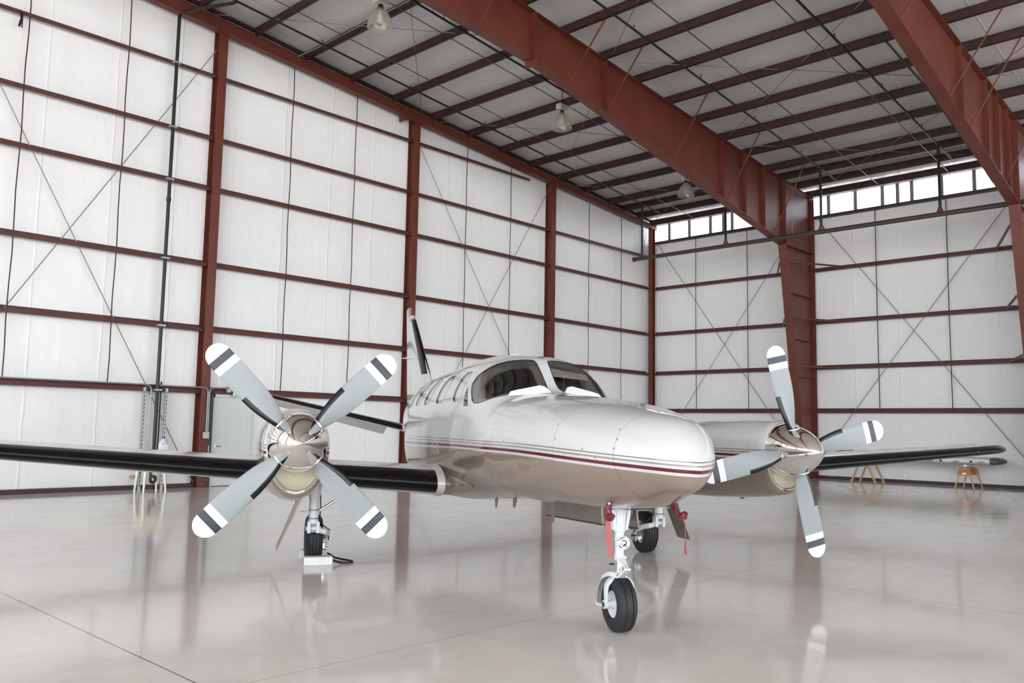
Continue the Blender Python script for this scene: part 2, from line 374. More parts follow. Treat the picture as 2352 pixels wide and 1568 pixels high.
# ---- steel sections
def girt_section(g, a, b, inner, depth=0.2, fl=0.085, t=0.012, mi=0):
    """Z-girt: horizontal web of DEPTH towards the room, inner flange turned down"""
    a, b, n = Vector(a), Vector(b), Vector(inner); a = a+n*0.012; b = b+n*0.012; depth -= 0.012
    z = Vector((0, 0, 1)); L = (b-a)/2; c = (a+b)/2
    g.obox(c+n*depth/2, L, n*depth/2, z*t/2, mi)
    g.obox(c+n*depth-z*fl/2, L, n*t/2, z*fl/2, mi)
    g.obox(c+z*fl/2+n*t/2, L, n*t/2, z*fl/2, mi)
LEVELS = [2.40, 3.95, 5.60, 7.56, 8.88, 10.53]
LV = ['lowest', 'second-lowest', 'third-lowest', 'fourth-lowest', 'fifth-lowest', 'topmost']
GP = [29.70, 23.27, 16.68, 10.12, 3.55, -3.0, -9.5]
def post_face(i): return 0.115
BN = ['between corner column and first gable post', 'between first and second gable posts', 'between second and third gable posts', 'past the third gable post', 'past the fourth gable post', 'past the fifth gable post']
for bi in range(6):
    xb, xa = GP[bi]-0.06, GP[bi+1]+0.06
    for li, z in enumerate(LEVELS):
        lo, hi = xa, xb
        if z > zb(xb)-0.35:
            # the top line dies into the sloping rafter
            hi = min(xb, 11+(11.87-0.35-z)/0.0895)
            if hi-lo < 0.6: continue
        if bi == 2 and li == 0: lo = xa
        g = G(); girt_section(g, (lo, Y1, z), (hi, Y1, z), (0, -1, 0))
        tag(build('wall_girt', g, 'red2', smooth=False), 'maroon gable wall girt, %s, %s' % (LV[li], BN[bi]), 'girt', 'horizontal girts on the gable wall', 'thing')
RB = ['between corner column and first big frame', 'between the first and second big frames', 'past the second big frame']
for bi, (a, b) in enumerate([(13.37, 20.15), (5.97, 13.23), (-25.8, 5.83)]):
    for li, z in enumerate([2.40, 3.95, 5.60, 7.52]):
        g = G(); girt_section(g, (X1, a, z), (X1, b, z), (-1, 0, 0))
        tag(build('wall_girt', g, 'red2', smooth=False), 'maroon window wall girt, %s, %s' % (LV[li], RB[bi]), 'girt', 'horizontal girts on the window wall', 'thing')

# gable posts (I-sections): flange to the room
def ipost(x, ytop, name, label, w=0.22, d=0.33):
    g = G(); ys = Y1-d
    top = zb(x)-0.13
    g.box((x-w/2, ys, 0), (x+w/2, ys+0.018, top)); g.box((x-w/2, Y1-0.02, 0), (x+w/2, Y1-0.002, top)); g.box((x-0.008, ys+0.018, 0), (x+0.008, Y1-0.02, top))
    o = build(name, g, 'red', smooth=False)
    build('base_plate', G().box((x-w/2-0.05, ys-0.05, 0), (x+w/2+0.05, Y1-0.002, 0.025)), 'red', parent=o, smooth=False)
    return tag(o, label, 'column', 'gable posts of the side wall', 'thing')
for i, x in enumerate(GP[1:7]):
    ipost(x, 0, 'steel_column', 'tall maroon gable post, %s from the far corner, full height against the wall' % ORD[i])
g = G(); cx, cy = 29.66, 20.16
g.box((cx-0.10, cy-0.10, 0), (cx-0.085, cy+0.10, zb(cx)-0.1)); g.box((cx+0.085, cy-0.10, 0), (cx+0.10, cy+0.10, zb(cx)-0.1)); g.box((cx-0.085, cy-0.008, 0), (cx+0.085, cy+0.008, zb(cx)-0.1))
tag(build('corner_column', g, 'red', smooth=False), 'slim maroon column standing in the far wall corner', 'column', kind='thing')

# sag rods on the walls
for i, x in enumerate([27.63, 25.52, 21.1, 18.96, 14.44, 12.3, 7.79, 5.62]):
    g = G(); pts = []
    nz = 14; top = zb(x)-0.25
    for k in range(nz+1):
        z = 2.36+(top-2.36)*k/nz
        pts.append((x+0.012*math.sin(k*1.7+i), Y1-0.19, z))
    g.tube(pts, 0.0135, 6)
    tag(build('sag_rod', g, 'red_dark'), 'thin maroon vertical sag rod on gable wall, %s from the corner' % ORD[i], 'sag rod', 'vertical sag rods on the gable wall', 'thing')
for i, y in enumerate([18.11, 15.83, 10.94, 8.64, 3.6, 1.2]):
    g = G().tube([(X1-0.19, y, 2.36), (X1-0.19, y+0.01, 5.6), (X1-0.19, y, 9.45)], 0.015, 6)
    tag(build('sag_rod', g, 'red_dark'), 'thin maroon vertical sag rod on window wall, %s from the corner' % ORD[i], 'sag rod', 'vertical sag rods on the window wall', 'thing')

# end-wall rafter lying on the gable posts
def rz(x): return 11.62-0.082*(x-10.3)
sec = []
g = G()
for x in (X0, 29.85):
    pass
def slab(g, xa, xb, zfa, zfb, ya, yb, mi=0):
    """prism in x with linearly varying bottom / top (functions of x)"""
    g.loft([[(x, ya, zfa(x)), (x, yb, zfa(x)), (x, yb, zfb(x)), (x, ya, zfb(x))] for x in (xa, xb)], True, True, mi)
slab(g, X0, 29.85, rz, lambda x: rz(x)+0.018, 20.02, 20.24)
slab(g, X0, 29.85, lambda x: zb(x)-0.018, lambda x: zb(x), 20.02, 20.24)
slab(g, X0, 29.85, lambda x: rz(x)+0.018, lambda x: max(zb(x)-0.018, rz(x)+0.03), 20.04, 20.056)
er = build('end_rafter', g, 'red', smooth=False)
build('splice_plate', G().box((16.05, 19.98, rz(16.1)-0.16), (16.11, 20.28, zb(16.1)-0.02)), 'red', parent=er, smooth=False)
tag(er, 'long maroon sloping rafter beam along top of the gable wall', 'rafter', kind='thing')
# edge angle under the roof, along the gable
g = G(); slab(g, X0, 29.6, lambda x: zb(x)+0.13, lambda x: zb(x)+0.22, 20.12, 20.2)
tag(build('edge_angle', g, 'red_dark', smooth=False), 'dark maroon rake angle above the gable wall rafter', 'angle', kind='thing')

# purlins
PX = [28.6, 27.56, 26.6, 25.0, 23.5, 21.95, 20.42, 18.85, 17.28, 15.71, 14.14, 12.57, 11.0, 9.43, 7.86, 6.29, 4.72, 3.15, 1.58, 0.0, -1.57, -3.14, -4.71, -6.28, -7.85, -9.42, -11.0, -12.57, -14.1, -15.7, -17.3, -18.8, -20.4, -22.0]
g = G()
g.box((29.56, Y0, zb(29.6)-0.02), (29.62, Y1-0.22, zb(29.6)+0.22)); g.box((29.50, Y0, zb(29.6)-0.035), (29.75, Y1-0.22, zb(29.6)-0.02))
tag(build('eave_strut', g, 'red_dark', smooth=False), 'dark maroon eave strut directly above the strip windows', 'purlin', kind='thing')
HOLES = {28.6: 0, 27.56: 0}
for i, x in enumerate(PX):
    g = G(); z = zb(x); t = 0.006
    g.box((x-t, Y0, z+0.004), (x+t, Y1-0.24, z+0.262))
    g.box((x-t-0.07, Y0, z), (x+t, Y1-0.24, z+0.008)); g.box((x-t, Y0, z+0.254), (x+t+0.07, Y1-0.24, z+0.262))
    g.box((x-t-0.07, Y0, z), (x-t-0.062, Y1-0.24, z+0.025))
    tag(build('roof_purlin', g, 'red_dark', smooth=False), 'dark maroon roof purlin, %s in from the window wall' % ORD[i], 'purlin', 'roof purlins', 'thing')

# purlin bridging straps
for i, y in enumerate([18.05, 15.80, 10.70, 8.45, 3.4, 1.0]):
    g = G(); slab(g, 0.0, 29.55, lambda x: zb(x)-0.012, lambda x: zb(x)-0.002, y-0.016, y+0.016)
    tag(build('bridging_strap', g, 'brownpipe', smooth=False), 'thin dark bridging strap under the purlins, %s from the gable wall' % ORD[i], 'strap', 'bridging straps under the purlins', 'thing')

# rigid frames: tapered column + haunched rafter
def frame(yc, knee, foot, lowline, word, fb=0.15):
    """lowline: [(x, z)] underside of the rafter from the knee outwards"""
    kx, kz = knee; xo = 29.80
    # column
    root = empty('frame_column', (foot, yc, 0)); inv = lambda p: (p[0]-foot, p[1]-yc, p[2])
    def part(name, g, m='red'):
        g.v = [inv(p) for p in g.v]; return build(name, g, m, parent=root, smooth=False)
    top = kz+0.02
    g = G().prism([(foot, 0), (xo, 0), (xo, zb(xo)-0.03), (kx, zb(kx)-0.03), (kx, kz)], yc-0.006, yc+0.006, lambda u, v, w: (u, w, v)); part('web', g)
    g = G().loft([[(foot-0.018, yc-fb, 0), (foot, yc-fb, 0), (foot, yc+fb, 0), (foot-0.018, yc+fb, 0)], [(kx-0.018, yc-fb, kz), (kx, yc-fb, kz), (kx, yc+fb, kz), (kx-0.018, yc+fb, kz)]]); part('inner_flange', g)
    part('outer_flange', G().box((xo, yc-fb, 0), (xo+0.018, yc+fb, zb(xo)-0.03)))
    part('base_plate', G().box((foot-0.06, yc-fb-0.05, 0), (xo+0.06, yc+fb+0.05, 0.03)))
    for zs in (kz-0.02, 6.45, 4.85, 3.55):
        xi = foot+(kx-foot)*min(zs, kz)/kz
        part('stiffener', G().box((xi, yc-fb+0.01, zs-0.006), (xo, yc-0.006, zs+0.006)))
    part('end_plate', G().box((kx-0.005, yc-fb, kz), (kx+0.02, yc+fb, zb(kx)-0.02)))
    tag(root, 'big tapered maroon frame column on window wall, %s from the corner' % word, 'column', 'tapered columns of the big frames', 'thing')
    # rafter
    rt = empty('frame_rafter', (kx, yc, kz)); inv2 = lambda p: (p[0]-kx, p[1]-yc, p[2]-kz)
    def part2(name, g, m='red'):
        g.v = [inv2(p) for p in g.v]; return build(name, g, m, parent=rt, smooth=False)
    low = [(kx, kz)]+lowline
    xe = low[-1][0]
    poly = [(x, z) for x, z in low]+[(xe, zb(xe)-0.02), (kx, zb(kx)-0.02)]
    part2('web', G().prism(poly, yc-0.006, yc+0.006, lambda u, v, w: (u, w, v)))
    g = G()
    for (xa, za), (xb_, zb_) in zip(low[:-1], low[1:]):
        g.loft([[(xa, yc-fb, za-0.018), (xa, yc+fb, za-0.018), (xa, yc+fb, za), (xa, yc-fb, za)], [(xb_, yc-fb, zb_-0.018), (xb_, yc+fb, zb_-0.018), (xb_, yc+fb, zb_), (xb_, yc-fb, zb_)]])
    part2('bottom_flange', g)
    g = G(); slab(g, xe, 29.82, lambda x: zb(x)-0.022, lambda x: zb(x)-0.002, yc-fb, yc+fb); part2('top_flange', g)
    def lowz(x):
        for (xa, za), (xb_, zb_) in zip(low[:-1], low[1:]):
            if xb_ <= x <= xa: return za+(zb_-za)*(x-xa)/(xb_-xa)
        return low[-1][1]
    for x in (24.75 if yc > 10 else 24.6, 26.05 if yc > 10 else 25.6, 23.35 if yc > 10 else 23.6, 21.5 if yc < 10 else 17.3):
        part2('stiffener', G().box((x-0.006, yc-fb+0.012, lowz(x)), (x+0.006, yc-0.006, zb(x)-0.022)))
    xs = low[1][0] if yc > 10 else 13.6
    part2('splice_plate', G().box((xs-0.03, yc-fb-0.01, lowz(xs)-0.16), (xs+0.03, yc+fb+0.01, zb(xs)-0.02)))
    tag(rt, 'deep maroon haunched rafter girder overhead, %s from the gable wall' % word, 'rafter', 'haunched rafters of the big frames', 'thing')
    return lowz
LOW1 = frame(13.30, (27.55, 8.12), 28.88, [(14.46, 10.37), (8.0, 10.83), (-23.9, 13.6)], 'first')
LOW2 = frame(5.90, (26.45, 8.05), 28.3, [(16.7, 10.10), (12.0, 10.55), (-23.9, 13.6)], 'second')

# flange braces
def brace(a, b, label, cat='brace', grp='flange braces', r=0.03, m='red'):
    g = G().bar(a, b, r, r*1.0); return tag(build('flange_brace', g, m, smooth=False), label, cat, grp, 'thing')
for fi, (yc, lz, xs) in enumerate(((13.15, LOW1, [26.6, 23.5, 20.42, 17.28, 15.71, 12.57]), (5.75, LOW2, [25.0, 21.95, 20.42, 17.28]))):
    for i, x in enumerate(xs):
        brace((x, yc, lz(x)+0.02), (x, yc-1.15, zb(x)+0.04), 'slanting maroon flange brace, %s out from the column, on %s haunched rafter' % (ORD[i], ORD[fi]))
for i, x in enumerate([25.0, 23.5, 20.42]):
    brace((x, 6.05, LOW2(x)+0.02), (x, 7.15, zb(x)+0.04), 'slanting dark flange brace on gable side of second rafter, %s out from the column' % ORD[i], m='red_dark', r=0.05)
for fi, (yc, kx, kz, ft) in enumerate(((13.30, 27.55, 8.12, 28.88), (5.90, 26.45, 8.05, 28.3))):
    for zi, z in enumerate((7.50, 5.56, 3.90)):
        xi = ft+(kx-ft)*z/kz
        for side, w in ((-1, 'door side'), (1, 'gable side')):
            brace((xi-0.02, yc+side*0.15, z), (29.78, yc+side*(1.30 if zi == 0 else 1.1), z), '%s maroon strut from tapered column, %s from corner, to its %s girt' % (('topmost', 'middle', 'lowest')[zi], ORD[fi], w), 'brace', 'column braces', 0.055)

# cross-brace rods
def rod(a, b, label, r=0.012, grp='cross-bracing rods'):
    tag(build('brace_rod', G().tube([a, b], r, 6), 'rod'), label, 'brace rod', grp, 'thing')
YW, XW = Y1-0.16, X1-0.16
rod((3.75, YW, 11.29), (10.0, YW, 0.12), 'long steel brace rod falling towards the corner, past the third gable post')
rod((10.0, YW, 11.2), (4.2, YW, 1.7), 'long steel brace rod rising towards the corner, past the third gable post')
rod((16.80, YW, 10.6), (23.1, YW, 1.3), 'steel brace rod falling towards the corner, between first and second gable posts')
rod((23.16, YW, 10.40), (16.8, YW, 0.4), 'steel brace rod rising towards the corner, between first and second gable posts')
rod((XW, 20.2, 9.75), (XW, 13.5, 0.2), 'steel brace rod falling away from the corner beside the first big frame')
rod((XW, 13.6, 9.5), (XW, 20.1, 0.5), 'steel brace rod rising away from the corner beside the first big frame')
rod((XW, 13.1, 9.5), (XW, 6.1, 0.2), 'steel brace rod falling away from the corner between the two big frames')
rod((XW, 6.1, 9.9), (XW, 13.1, 0.7), 'steel brace rod rising away from the corner between the two big frames')
RR = [((9.8, 20.2), (16.3, 13.4)), ((10.6, 13.5), (16.9, 20.2)), ((17.6, 20.1), (23.9, 13.5)), ((17.8, 13.5), (23.5, 20.1)), ((24.4, 20.1), (29.6, 13.6)), ((24.2, 13.5), (29.6, 20.1)),
      ((17.66, 13.2), (23.6, 6.1)), ((17.8, 6.0), (23.5, 13.1)), ((24.2, 13.2), (29.5, 6.6)), ((24.2, 6.0), (29.5, 13.1)), ((11.4, 6.0), (17.4, 13.1)), ((11.0, 13.2), (17.2, 6.0)), ((23.7, 5.6), (29.0, -0.6)), ((23.5, 5.7), (17.5, -1.0))]
for i, ((xa, ya), (xb_, yb)) in enumerate(RR):
    bay = 'bay beside gable wall' if i < 6 else ('second roof bay' if i < 12 else 'third roof bay')
    k = i if i < 6 else (i-6 if i < 12 else i-12)
    rod((xa, ya, zb(xa)+0.1), (xb_, yb, zb(xb_)+0.1), 'thin steel roof brace rod among purlins, %s of the %s' % (ORD[k], bay), 0.010, 'roof brace rods')

# sprinkler piping
def pipe(name, pts, r, m, label, cat='pipe', grp=None, n=10):
    return tag(build(name, G().tube(pts, r, n), m), label, cat, grp, 'thing')
pm = pipe('sprinkler_main', [(26.85, 19.05, 8.18), (26.85, -25.5, 8.18)], 0.075, 'brownpipe', 'thick dark sprinkler main running level past the big column knees')
for y in (18.95, 12.95, 5.5):
    build('pipe_hanger', G().tube([(26.85, y-0.35, 8.18), (26.85, y-0.35, 8.9)], 0.012, 6), 'rod', parent=pm)
build('end_cap', G().tube([(26.85, 19.02, 8.18), (26.85, 19.10, 8.18)], 0.095, 12), 'brownpipe', parent=pm)
BR = [(18.70, 8.0, 28.0), (15.10, 3.0, 28.0), (11.60, 3.0, 28.0), (7.95, 3.0, 28.0)]
for i, (y, xa, xb_) in enumerate(BR):
    f = lambda x: zb(x)-0.13
    bp_ = pipe('sprinkler_branch', [(xa, y, f(xa)), (xb_, y, f(xb_))], 0.030, 'blackpipe', 'dark sprinkler branch pipe under the purlins, %s from the gable wall' % ORD[i], 'pipe', 'sprinkler branch pipes')
    x = xa+1.1
    while x < 27.9:
        g = G().tube([(x, y, f(x)), (x, y, f(x)+0.10)], [0.014, 0.008], 6); g.box((x-0.02, y-0.02, f(x)+0.10), (x+0.02, y+0.02, f(x)+0.11))
        build('sprinkler_head', g, 'blackpipe', parent=bp_); x += 3.05
    build('end_cap', G().tube([(xb_, y, f(xb_)), (xb_+0.06, y, f(xb_)-0.005)], 0.042, 10), 'brownpipe', parent=bp_)
    for x in (12.9, 19.4, 24.9):
        build('pipe_hanger', G().tube([(x, y, f(x)), (x, y, zb(x)+0.03)], 0.008, 6), 'rod', parent=bp_)
    d = pipe('sprinkler_drop', [(26.85, y, 8.25), (26.85, y, f(26.85))], 0.042, 'blackpipe', 'dark vertical sprinkler drop joining main to branch, %s from the gable wall' % ORD[i], 'pipe', 'sprinkler drops')
    build('coupling', G().lathe([(-0.06, 0.05), (-0.06, 0.085), (0.02, 0.085), (0.02, 0.06), (0.08, 0.06), (0.08, 0.045)], (26.85, y, 8.30), (0, 0, 1), 12), 'red', parent=d)
# riser pipe on the gable wall
zt = zb(9.0)-0.10
ri = pipe('riser_pipe', [(8.93, Y1-0.27, 0.86), (8.93, Y1-0.27, 11.70), (8.96, Y1-0.30, 11.76), (9.2, 19.6, 11.80), (9.62, 18.86, 11.84), (9.66, 18.75, 11.84), (9.66, 18.72, 12.0)], 0.042, 'blackpipe', 'tall black riser pipe climbing the gable wall beside third post')
for z in LEVELS:
    g = G().box((8.84, Y1-0.33, z-0.07), (9.02, Y1-0.19, z-0.03)); build('clamp', g, 'galv', parent=ri, smooth=False)
build('coupling', G().tube([(8.93, Y1-0.27, 6.95), (8.93, Y1-0.27, 7.05)], 0.056, 10), 'blackpipe', parent=ri)
for s in (-1, 1):
    g = G().tube([(8.93, Y1-0.27, 0.93), (8.93+s*0.09, Y1-0.30, 0.90), (8.93+s*0.10, Y1-0.40, 0.88)], 0.022, 8); g.lathe([(-0.01, 0.0), (-0.01, 0.045), (0.01, 0.045), (0.01, 0.0)], (8.93+s*0.10, Y1-0.35, 0.93), (0, 0, 1), 10)
    build('faucet', g, 'galv', parent=ri)
pipe('supply_pipe', [(9.03, Y1-0.24, 0.0), (9.03, Y1-0.24, 2.55)], 0.019, 'blackpipe', 'thin dark supply pipe beside the black riser on gable wall')
# struts behind the sink
for i, x in enumerate((8.64, 9.17)):
    g = G(); g.box((x-0.03, Y1-0.26, 0.0), (x+0.03, Y1-0.20, 2.40))
    for k in range(24): g.box((x-0.010, Y1-0.2615, 0.08+k*0.095), (x+0.010, Y1-0.2595, 0.13+k*0.095), 1)
    tag(build('strut_channel', g, ['galv', 'black'], smooth=False), 'grey slotted strut channel on gable wall, %s side of the black riser' % ('far' if i else 'near'), 'channel', 'slotted strut channels', 'thing')
# conduits
def bend(a, b, c, r, n=6):
    """polyline a-b-c with b rounded"""
    a, b, c = Vector(a), Vector(b), Vector(c); u = (a-b).normalized(); w = (c-b).normalized()
    out = [a]
    for k in range(n+1):
        t = k/n; p = b+u*r*(1-t)**2+w*r*t**2; out.append(p)
    return out+[c]
yw = Y1-0.24
pipe('conduit', bend((X0+0.5, yw, 2.47), (8.80, yw, 2.47), (8.80, yw, 0.95), 0.16), 0.016, 'galv', 'silver conduit along lowest girt bending down behind the riser', 'conduit', 'conduits')
pipe('conduit', bend((8.98, yw-0.03, 2.46), (10.17, yw-0.12, 2.46), (10.17, yw-0.12, 1.34), 0.14), 0.016, 'galv', 'silver conduit bending down post face into the grey box', 'conduit', 'conduits')
pipe('conduit', bend((10.21, yw-0.12, 1.34), (10.21, yw-0.12, 2.46), (10.78, yw-0.05, 2.47), 0.14), 0.016, 'galv', 'silver conduit rising from grey box and turning over the door', 'conduit', 'conduits')
jb = build('junction_box', G().box((10.08, yw-0.16, 1.20), (10.24, yw-0.105, 1.36)), 'galv', smooth=False, bevel=0.006)
build('cover_plate', G().box((10.105, yw-0.168, 1.225), (10.215, yw-0.159, 1.335)), 'ballast', parent=jb, smooth=False)
tag(jb, 'small grey electrical box on post beside the pale door', 'electrical box', kind='thing')
em = build('door_light', G().box((10.74, Y1-0.24, 2.36), (10.86, Y1-0.14, 2.52)), 'galv', smooth=False, bevel=0.01)
build('lamp_head', G().lathe([(-0.03, 0.02), (-0.03, 0.05), (0.03, 0.06), (0.09, 0.06), (0.11, 0.02)], (10.93, Y1-0.27, 2.36), (0, 0, -1), 14, cap1=True), 'galv', parent=em)
build('bracket', G().tube([(10.80, Y1-0.19, 2.40), (10.93, Y1-0.27, 2.42), (10.93, Y1-0.27, 2.38)], 0.02, 8), 'galv', parent=em)
tag(em, 'small grey light fixture mounted above the pale door', 'light', kind='thing')
# roof conduits running along two purlins
for i, (x, ya, yb) in enumerate(((17.36, 13.1, -25), (23.58, 13.1, -25), (12.49, 20.1, -25))):
    z = zb(x)+0.12
    pts = [(x+0.05, ya, z), (x+0.05, yb, z)]
    if i == 2: pts = [(10.2, 20.15, zb(10.2)+0.09), (11.7, 20.13, zb(11.7)+0.09), (12.25, 20.05, zb(12.3)-0.03), (x-0.06, 19.5, zb(x)+0.10), (x-0.06, -25, zb(x)+0.10)]
    pipe('conduit', pts, 0.014, 'galv' if i == 2 else 'brownpipe', ('dark conduit along the ninth purlin', 'dark conduit along the fifth purlin', 'pale conduit crossing from gable rafter to a purlin and lamp')[i], 'conduit', 'roof conduits')
# black strap hanging from the top girt
g = G().bar((5.43, Y1-0.23, 10.50), (5.45, Y1-0.25, 10.30), 0.04, 0.012, (0, 1, 0)); g.bar((5.45, Y1-0.25, 10.32), (5.41, Y1-0.25, 10.14), 0.05, 0.02, (0, 1, 0)); g.bar((5.47, Y1-0.23, 10.47), (5.47, Y1-0.25, 10.12), 0.022, 0.012, (0, 1, 0))
tag(build('hanging_strap', g, 'black', smooth=False), 'short black strap hanging from topmost girt of gable wall', 'strap', kind='thing')

# door
fr = G().box((DX0-0.02, Y1-0.16, 0), (DX0+0.05, Y1+0.05, DZ+0.05)); fr.box((DX1-0.05, Y1-0.16, 0), (DX1+0.06, Y1+0.05, DZ+0.05)); fr.box((DX0-0.02, Y1-0.16, DZ-0.06), (DX1+0.06, Y1+0.05, DZ+0.05))
dr = struct(build('door_1', fr, 'door', smooth=False))
build('threshold', G().box((DX0-0.02, Y1-0.12, 0.0), (DX1+0.06, Y1+0.2, 0.012)), 'darkpost', parent=dr, smooth=False)
lf = build('door_leaf', G().box((DX0+0.046, Y1-0.10, 0.008), (DX1-0.046, Y1-0.055, DZ-0.056)), 'door', parent=dr, smooth=False)
g = G().lathe([(0, 0.035), (0.02, 0.035), (0.02, 0.014), (0.06, 0.014)], (DX0+0.12, Y1-0.10, 1.0), (0, -1, 0), 12, cap1=True); g.tube([(DX0+0.12, Y1-0.155, 1.0), (DX0+0.26, Y1-0.155, 1.0)], 0.012, 8)
build('lever_handle', g, 'steel', parent=lf)
for z in (0.25, 1.1, 1.95): build('hinge', G().tube([(DX1-0.05, Y1-0.165, z-0.05), (DX1-0.05, Y1-0.165, z+0.05)], 0.012, 8), 'steel', parent=dr)
struct(build('trim_1', G().box((DX0-0.17, Y1-0.24, 0), (DX0-0.03, Y1, 2.30)), 'darkpost', smooth=False))
build('latch_plate', G().box((DX0-0.12, Y1-0.246, 0.85), (DX0-0.09, Y1-0.239, 1.02)), 'galv', parent=bpy.data.objects['trim_1'], smooth=False)

# ------------------------------------------------------------------ bell lamps
def bell(x, y, zbot, label):
    root = empty('bell_lamp', (x, y, zbot))
    H, R_ = 0.50, 0.285
    prof = [(0.0, R_*0.90), (0.03, R_), (0.10, R_*0.985), (0.20, R_*0.90), (0.30, R_*0.74), (0.38, R_*0.56), (0.44, R_*0.38), (0.475, R_*0.26)]
    build('shade', G().lathe(prof, (0, 0, 0), (0, 0, 1), 40), 'shade', parent=root)
    build('lamp_bulb', G().lathe([(0.14, 0.001), (0.15, 0.04), (0.20, 0.065), (0.28, 0.06), (0.36, 0.03), (0.44, 0.028)], (0, 0, 0), (0, 0, 1), 18), 'padding', parent=root)
    build('collar', G().lathe([(0.46, 0.075), (0.49, 0.078), (0.50, 0.055), (0.56, 0.055), (0.56, 0.02)], (0, 0, 0), (0, 0, 1), 18), 'black', parent=root)
    g = G().box((-0.16, -0.09, 0.57), (0.16, 0.09, 0.72)); g.box((-0.19, -0.03, 0.61), (-0.15, 0.03, 0.68)); g.box((0.15, -0.03, 0.61), (0.19, 0.03, 0.68))
    build('ballast_box', g, 'ballast', parent=root, smooth=False, bevel=0.012)
    top = zb(x)+0.02-zbot
    build('hanger_rod', G().tube([(0, 0, 0.71), (0, 0, top)], 0.012, 8), 'black', parent=root)
    tag(root, label, 'lamp', 'bell lamps hanging from the roof', 'thing')
bell(11.05, 14.75, 10.38, 'large bell lamp hanging alone near the top edge of view, above the propellers')
bell(17.75, 15.10, 9.98, 'glass bell lamp hanging halfway along the first haunched rafter')
bell(24.6, 15.33, 9.54, 'small distant bell lamp hanging just above the strip windows')

# ------------------------------------------------------------------ airplane
PSI = -2.0923
plane = empty('airplane', (5.663, 4.157, 0), PSI)
tag(plane, 'white and tan twin-propeller airplane with maroon stripe standing in the hangar', 'airplane', kind='thing')
XS = [1.32,1.22,1.0,0.6,0.1,-0.6,-1.3,-1.5,-2.15,-2.6,-3.2,-4.2,-5.5,-7.0,-8.5,-9.8,-10.5]
PT = [[0.01,1.36,1.34,1.35,2.0,2.0],[0.141,1.528,1.2,1.388,2.15,1.8],[0.292,1.674,1.141,1.396,2.3,1.72],[0.477,1.752,1.023,1.39,2.38,1.75],[0.606,1.82,0.97,1.394,2.5,1.99],[0.687,1.881,0.941,1.4,2.54,2.177],[0.733,1.932,0.9,1.414,2.604,2.249],[0.76,1.942,0.9,1.428,2.601,2.357],[0.787,2.343,0.861,1.507,2.8,2.45],[0.802,2.405,0.826,1.497,2.629,2.561],[0.814,2.433,0.776,1.486,2.43,2.729],[0.841,2.403,0.70,1.47,2.356,2.996],[0.81,2.359,0.72,1.45,2.377,3.0],[0.58,2.33,1.05,1.55,2.1,2.2],[0.36,2.22,1.25,1.65,2.0,2.0],[0.16,2.05,1.45,1.7,2.0,2.0],[0.03,1.95,1.55,1.75,2.0,2.0]]
def pchip_table():
    x = [-a for a in XS]; n = len(x); h = [x[i+1]-x[i] for i in range(n-1)]
    ms = []
    for c in range(6):
        y = [r[c] for r in PT]; d = [(y[i+1]-y[i])/h[i] for i in range(n-1)]
        m = [0.0]*n; m[0] = d[0]; m[-1] = d[-1]
        for i in range(1, n-1):
            if d[i-1]*d[i] > 0:
                w1 = 2*h[i]+h[i-1]; w2 = h[i]+2*h[i-1]; m[i] = (w1+w2)/(w1/d[i-1]+w2/d[i])
        ms.append(m)
    return x, h, ms
PXx, PH, PM = pchip_table()
def fpar(X):
    xi = -X; n = len(PXx); k = 0
    while k < n-2 and xi > PXx[k+1]: k += 1
    t = (xi-PXx[k])/PH[k]; H = PH[k]; o = []
    for c in range(6):
        y0, y1, m0, m1 = PT[k][c], PT[k+1][c], PM[c][k], PM[c][k+1]
        o.append((2*t**3-3*t**2+1)*y0+(t**3-2*t**2+t)*H*m0+(-2*t**3+3*t**2)*y1+(t**3-t**2)*H*m1)
    return o
def fring(X, n):
    w, zt_, zb__, zc, nt_, nb = fpar(X); out = []
    for j in range(n):
        th = 2*PI*j/n; c, s = math.cos(th), math.sin(th); e = nt_ if s >= 0 else nb
        y = w*math.copysign(abs(c)**(2/e), c)
        z = zc+(zt_-zc)*abs(s)**(2/e) if s >= 0 else zc-(zc-zb__)*abs(s)**(2/e)
        out.append((X, y, z))
    return out
def fval(X, Y, Z):
    w, zt_, zb__, zc, nt_, nb = fpar(X)
    if Z >= zc: return (abs(Y)/w)**nt_+((Z-zc)/(zt_-zc))**nt_ if zt_ > zc else 9
    return (abs(Y)/w)**nb+((zc-Z)/(zc-zb__))**nb
def side_y(X, Z):
    w, zt_, zb__, zc, nt_, nb = fpar(X)
    e, q = (nt_, (Z-zc)/(zt_-zc)) if Z >= zc else (nb, (zc-Z)/(zc-zb__))
    return w*max(0.0, 1-abs(q)**e)**(1/e)
def front_pt(phi, Z):
    """surface point in azimuth PHI (degrees, to +Y) round the axis X=-2.6"""
    c, s = math.cos(math.radians(phi)), math.sin(math.radians(phi)); lo, hi = 0.0, 3.0
    for _ in range(40):
        r = (lo+hi)/2
        if fval(-2.6+r*c, r*s, Z) < 1 and Z < fpar(-2.6+r*c)[1]: lo = r
        else: hi = r
    return Vector((-2.6+lo*c, lo*s, Z))
def round_poly(poly, r, n=4):
    out = []; N = len(poly)
    for i in range(N):
        p0, p1, p2 = Vector(poly[i-1]), Vector(poly[i]), Vector(poly[(i+1) % N])
        a = p1+(p0-p1).normalized()*min(r, (p0-p1).length/2); b = p1+(p2-p1).normalized()*min(r, (p2-p1).length/2)
        for k in range(n+1):
            t = k/n; out.append(tuple((1-t)**2*a+2*t*(1-t)*p1+t*t*b))
    return out
def dens(poly, n=4):
    out = []
    for i in range(len(poly)):
        a, b = Vector(poly[i]), Vector(poly[(i+1) % len(poly)])
        for k in range(n): out.append(tuple(a+(b-a)*k/n))
    return out
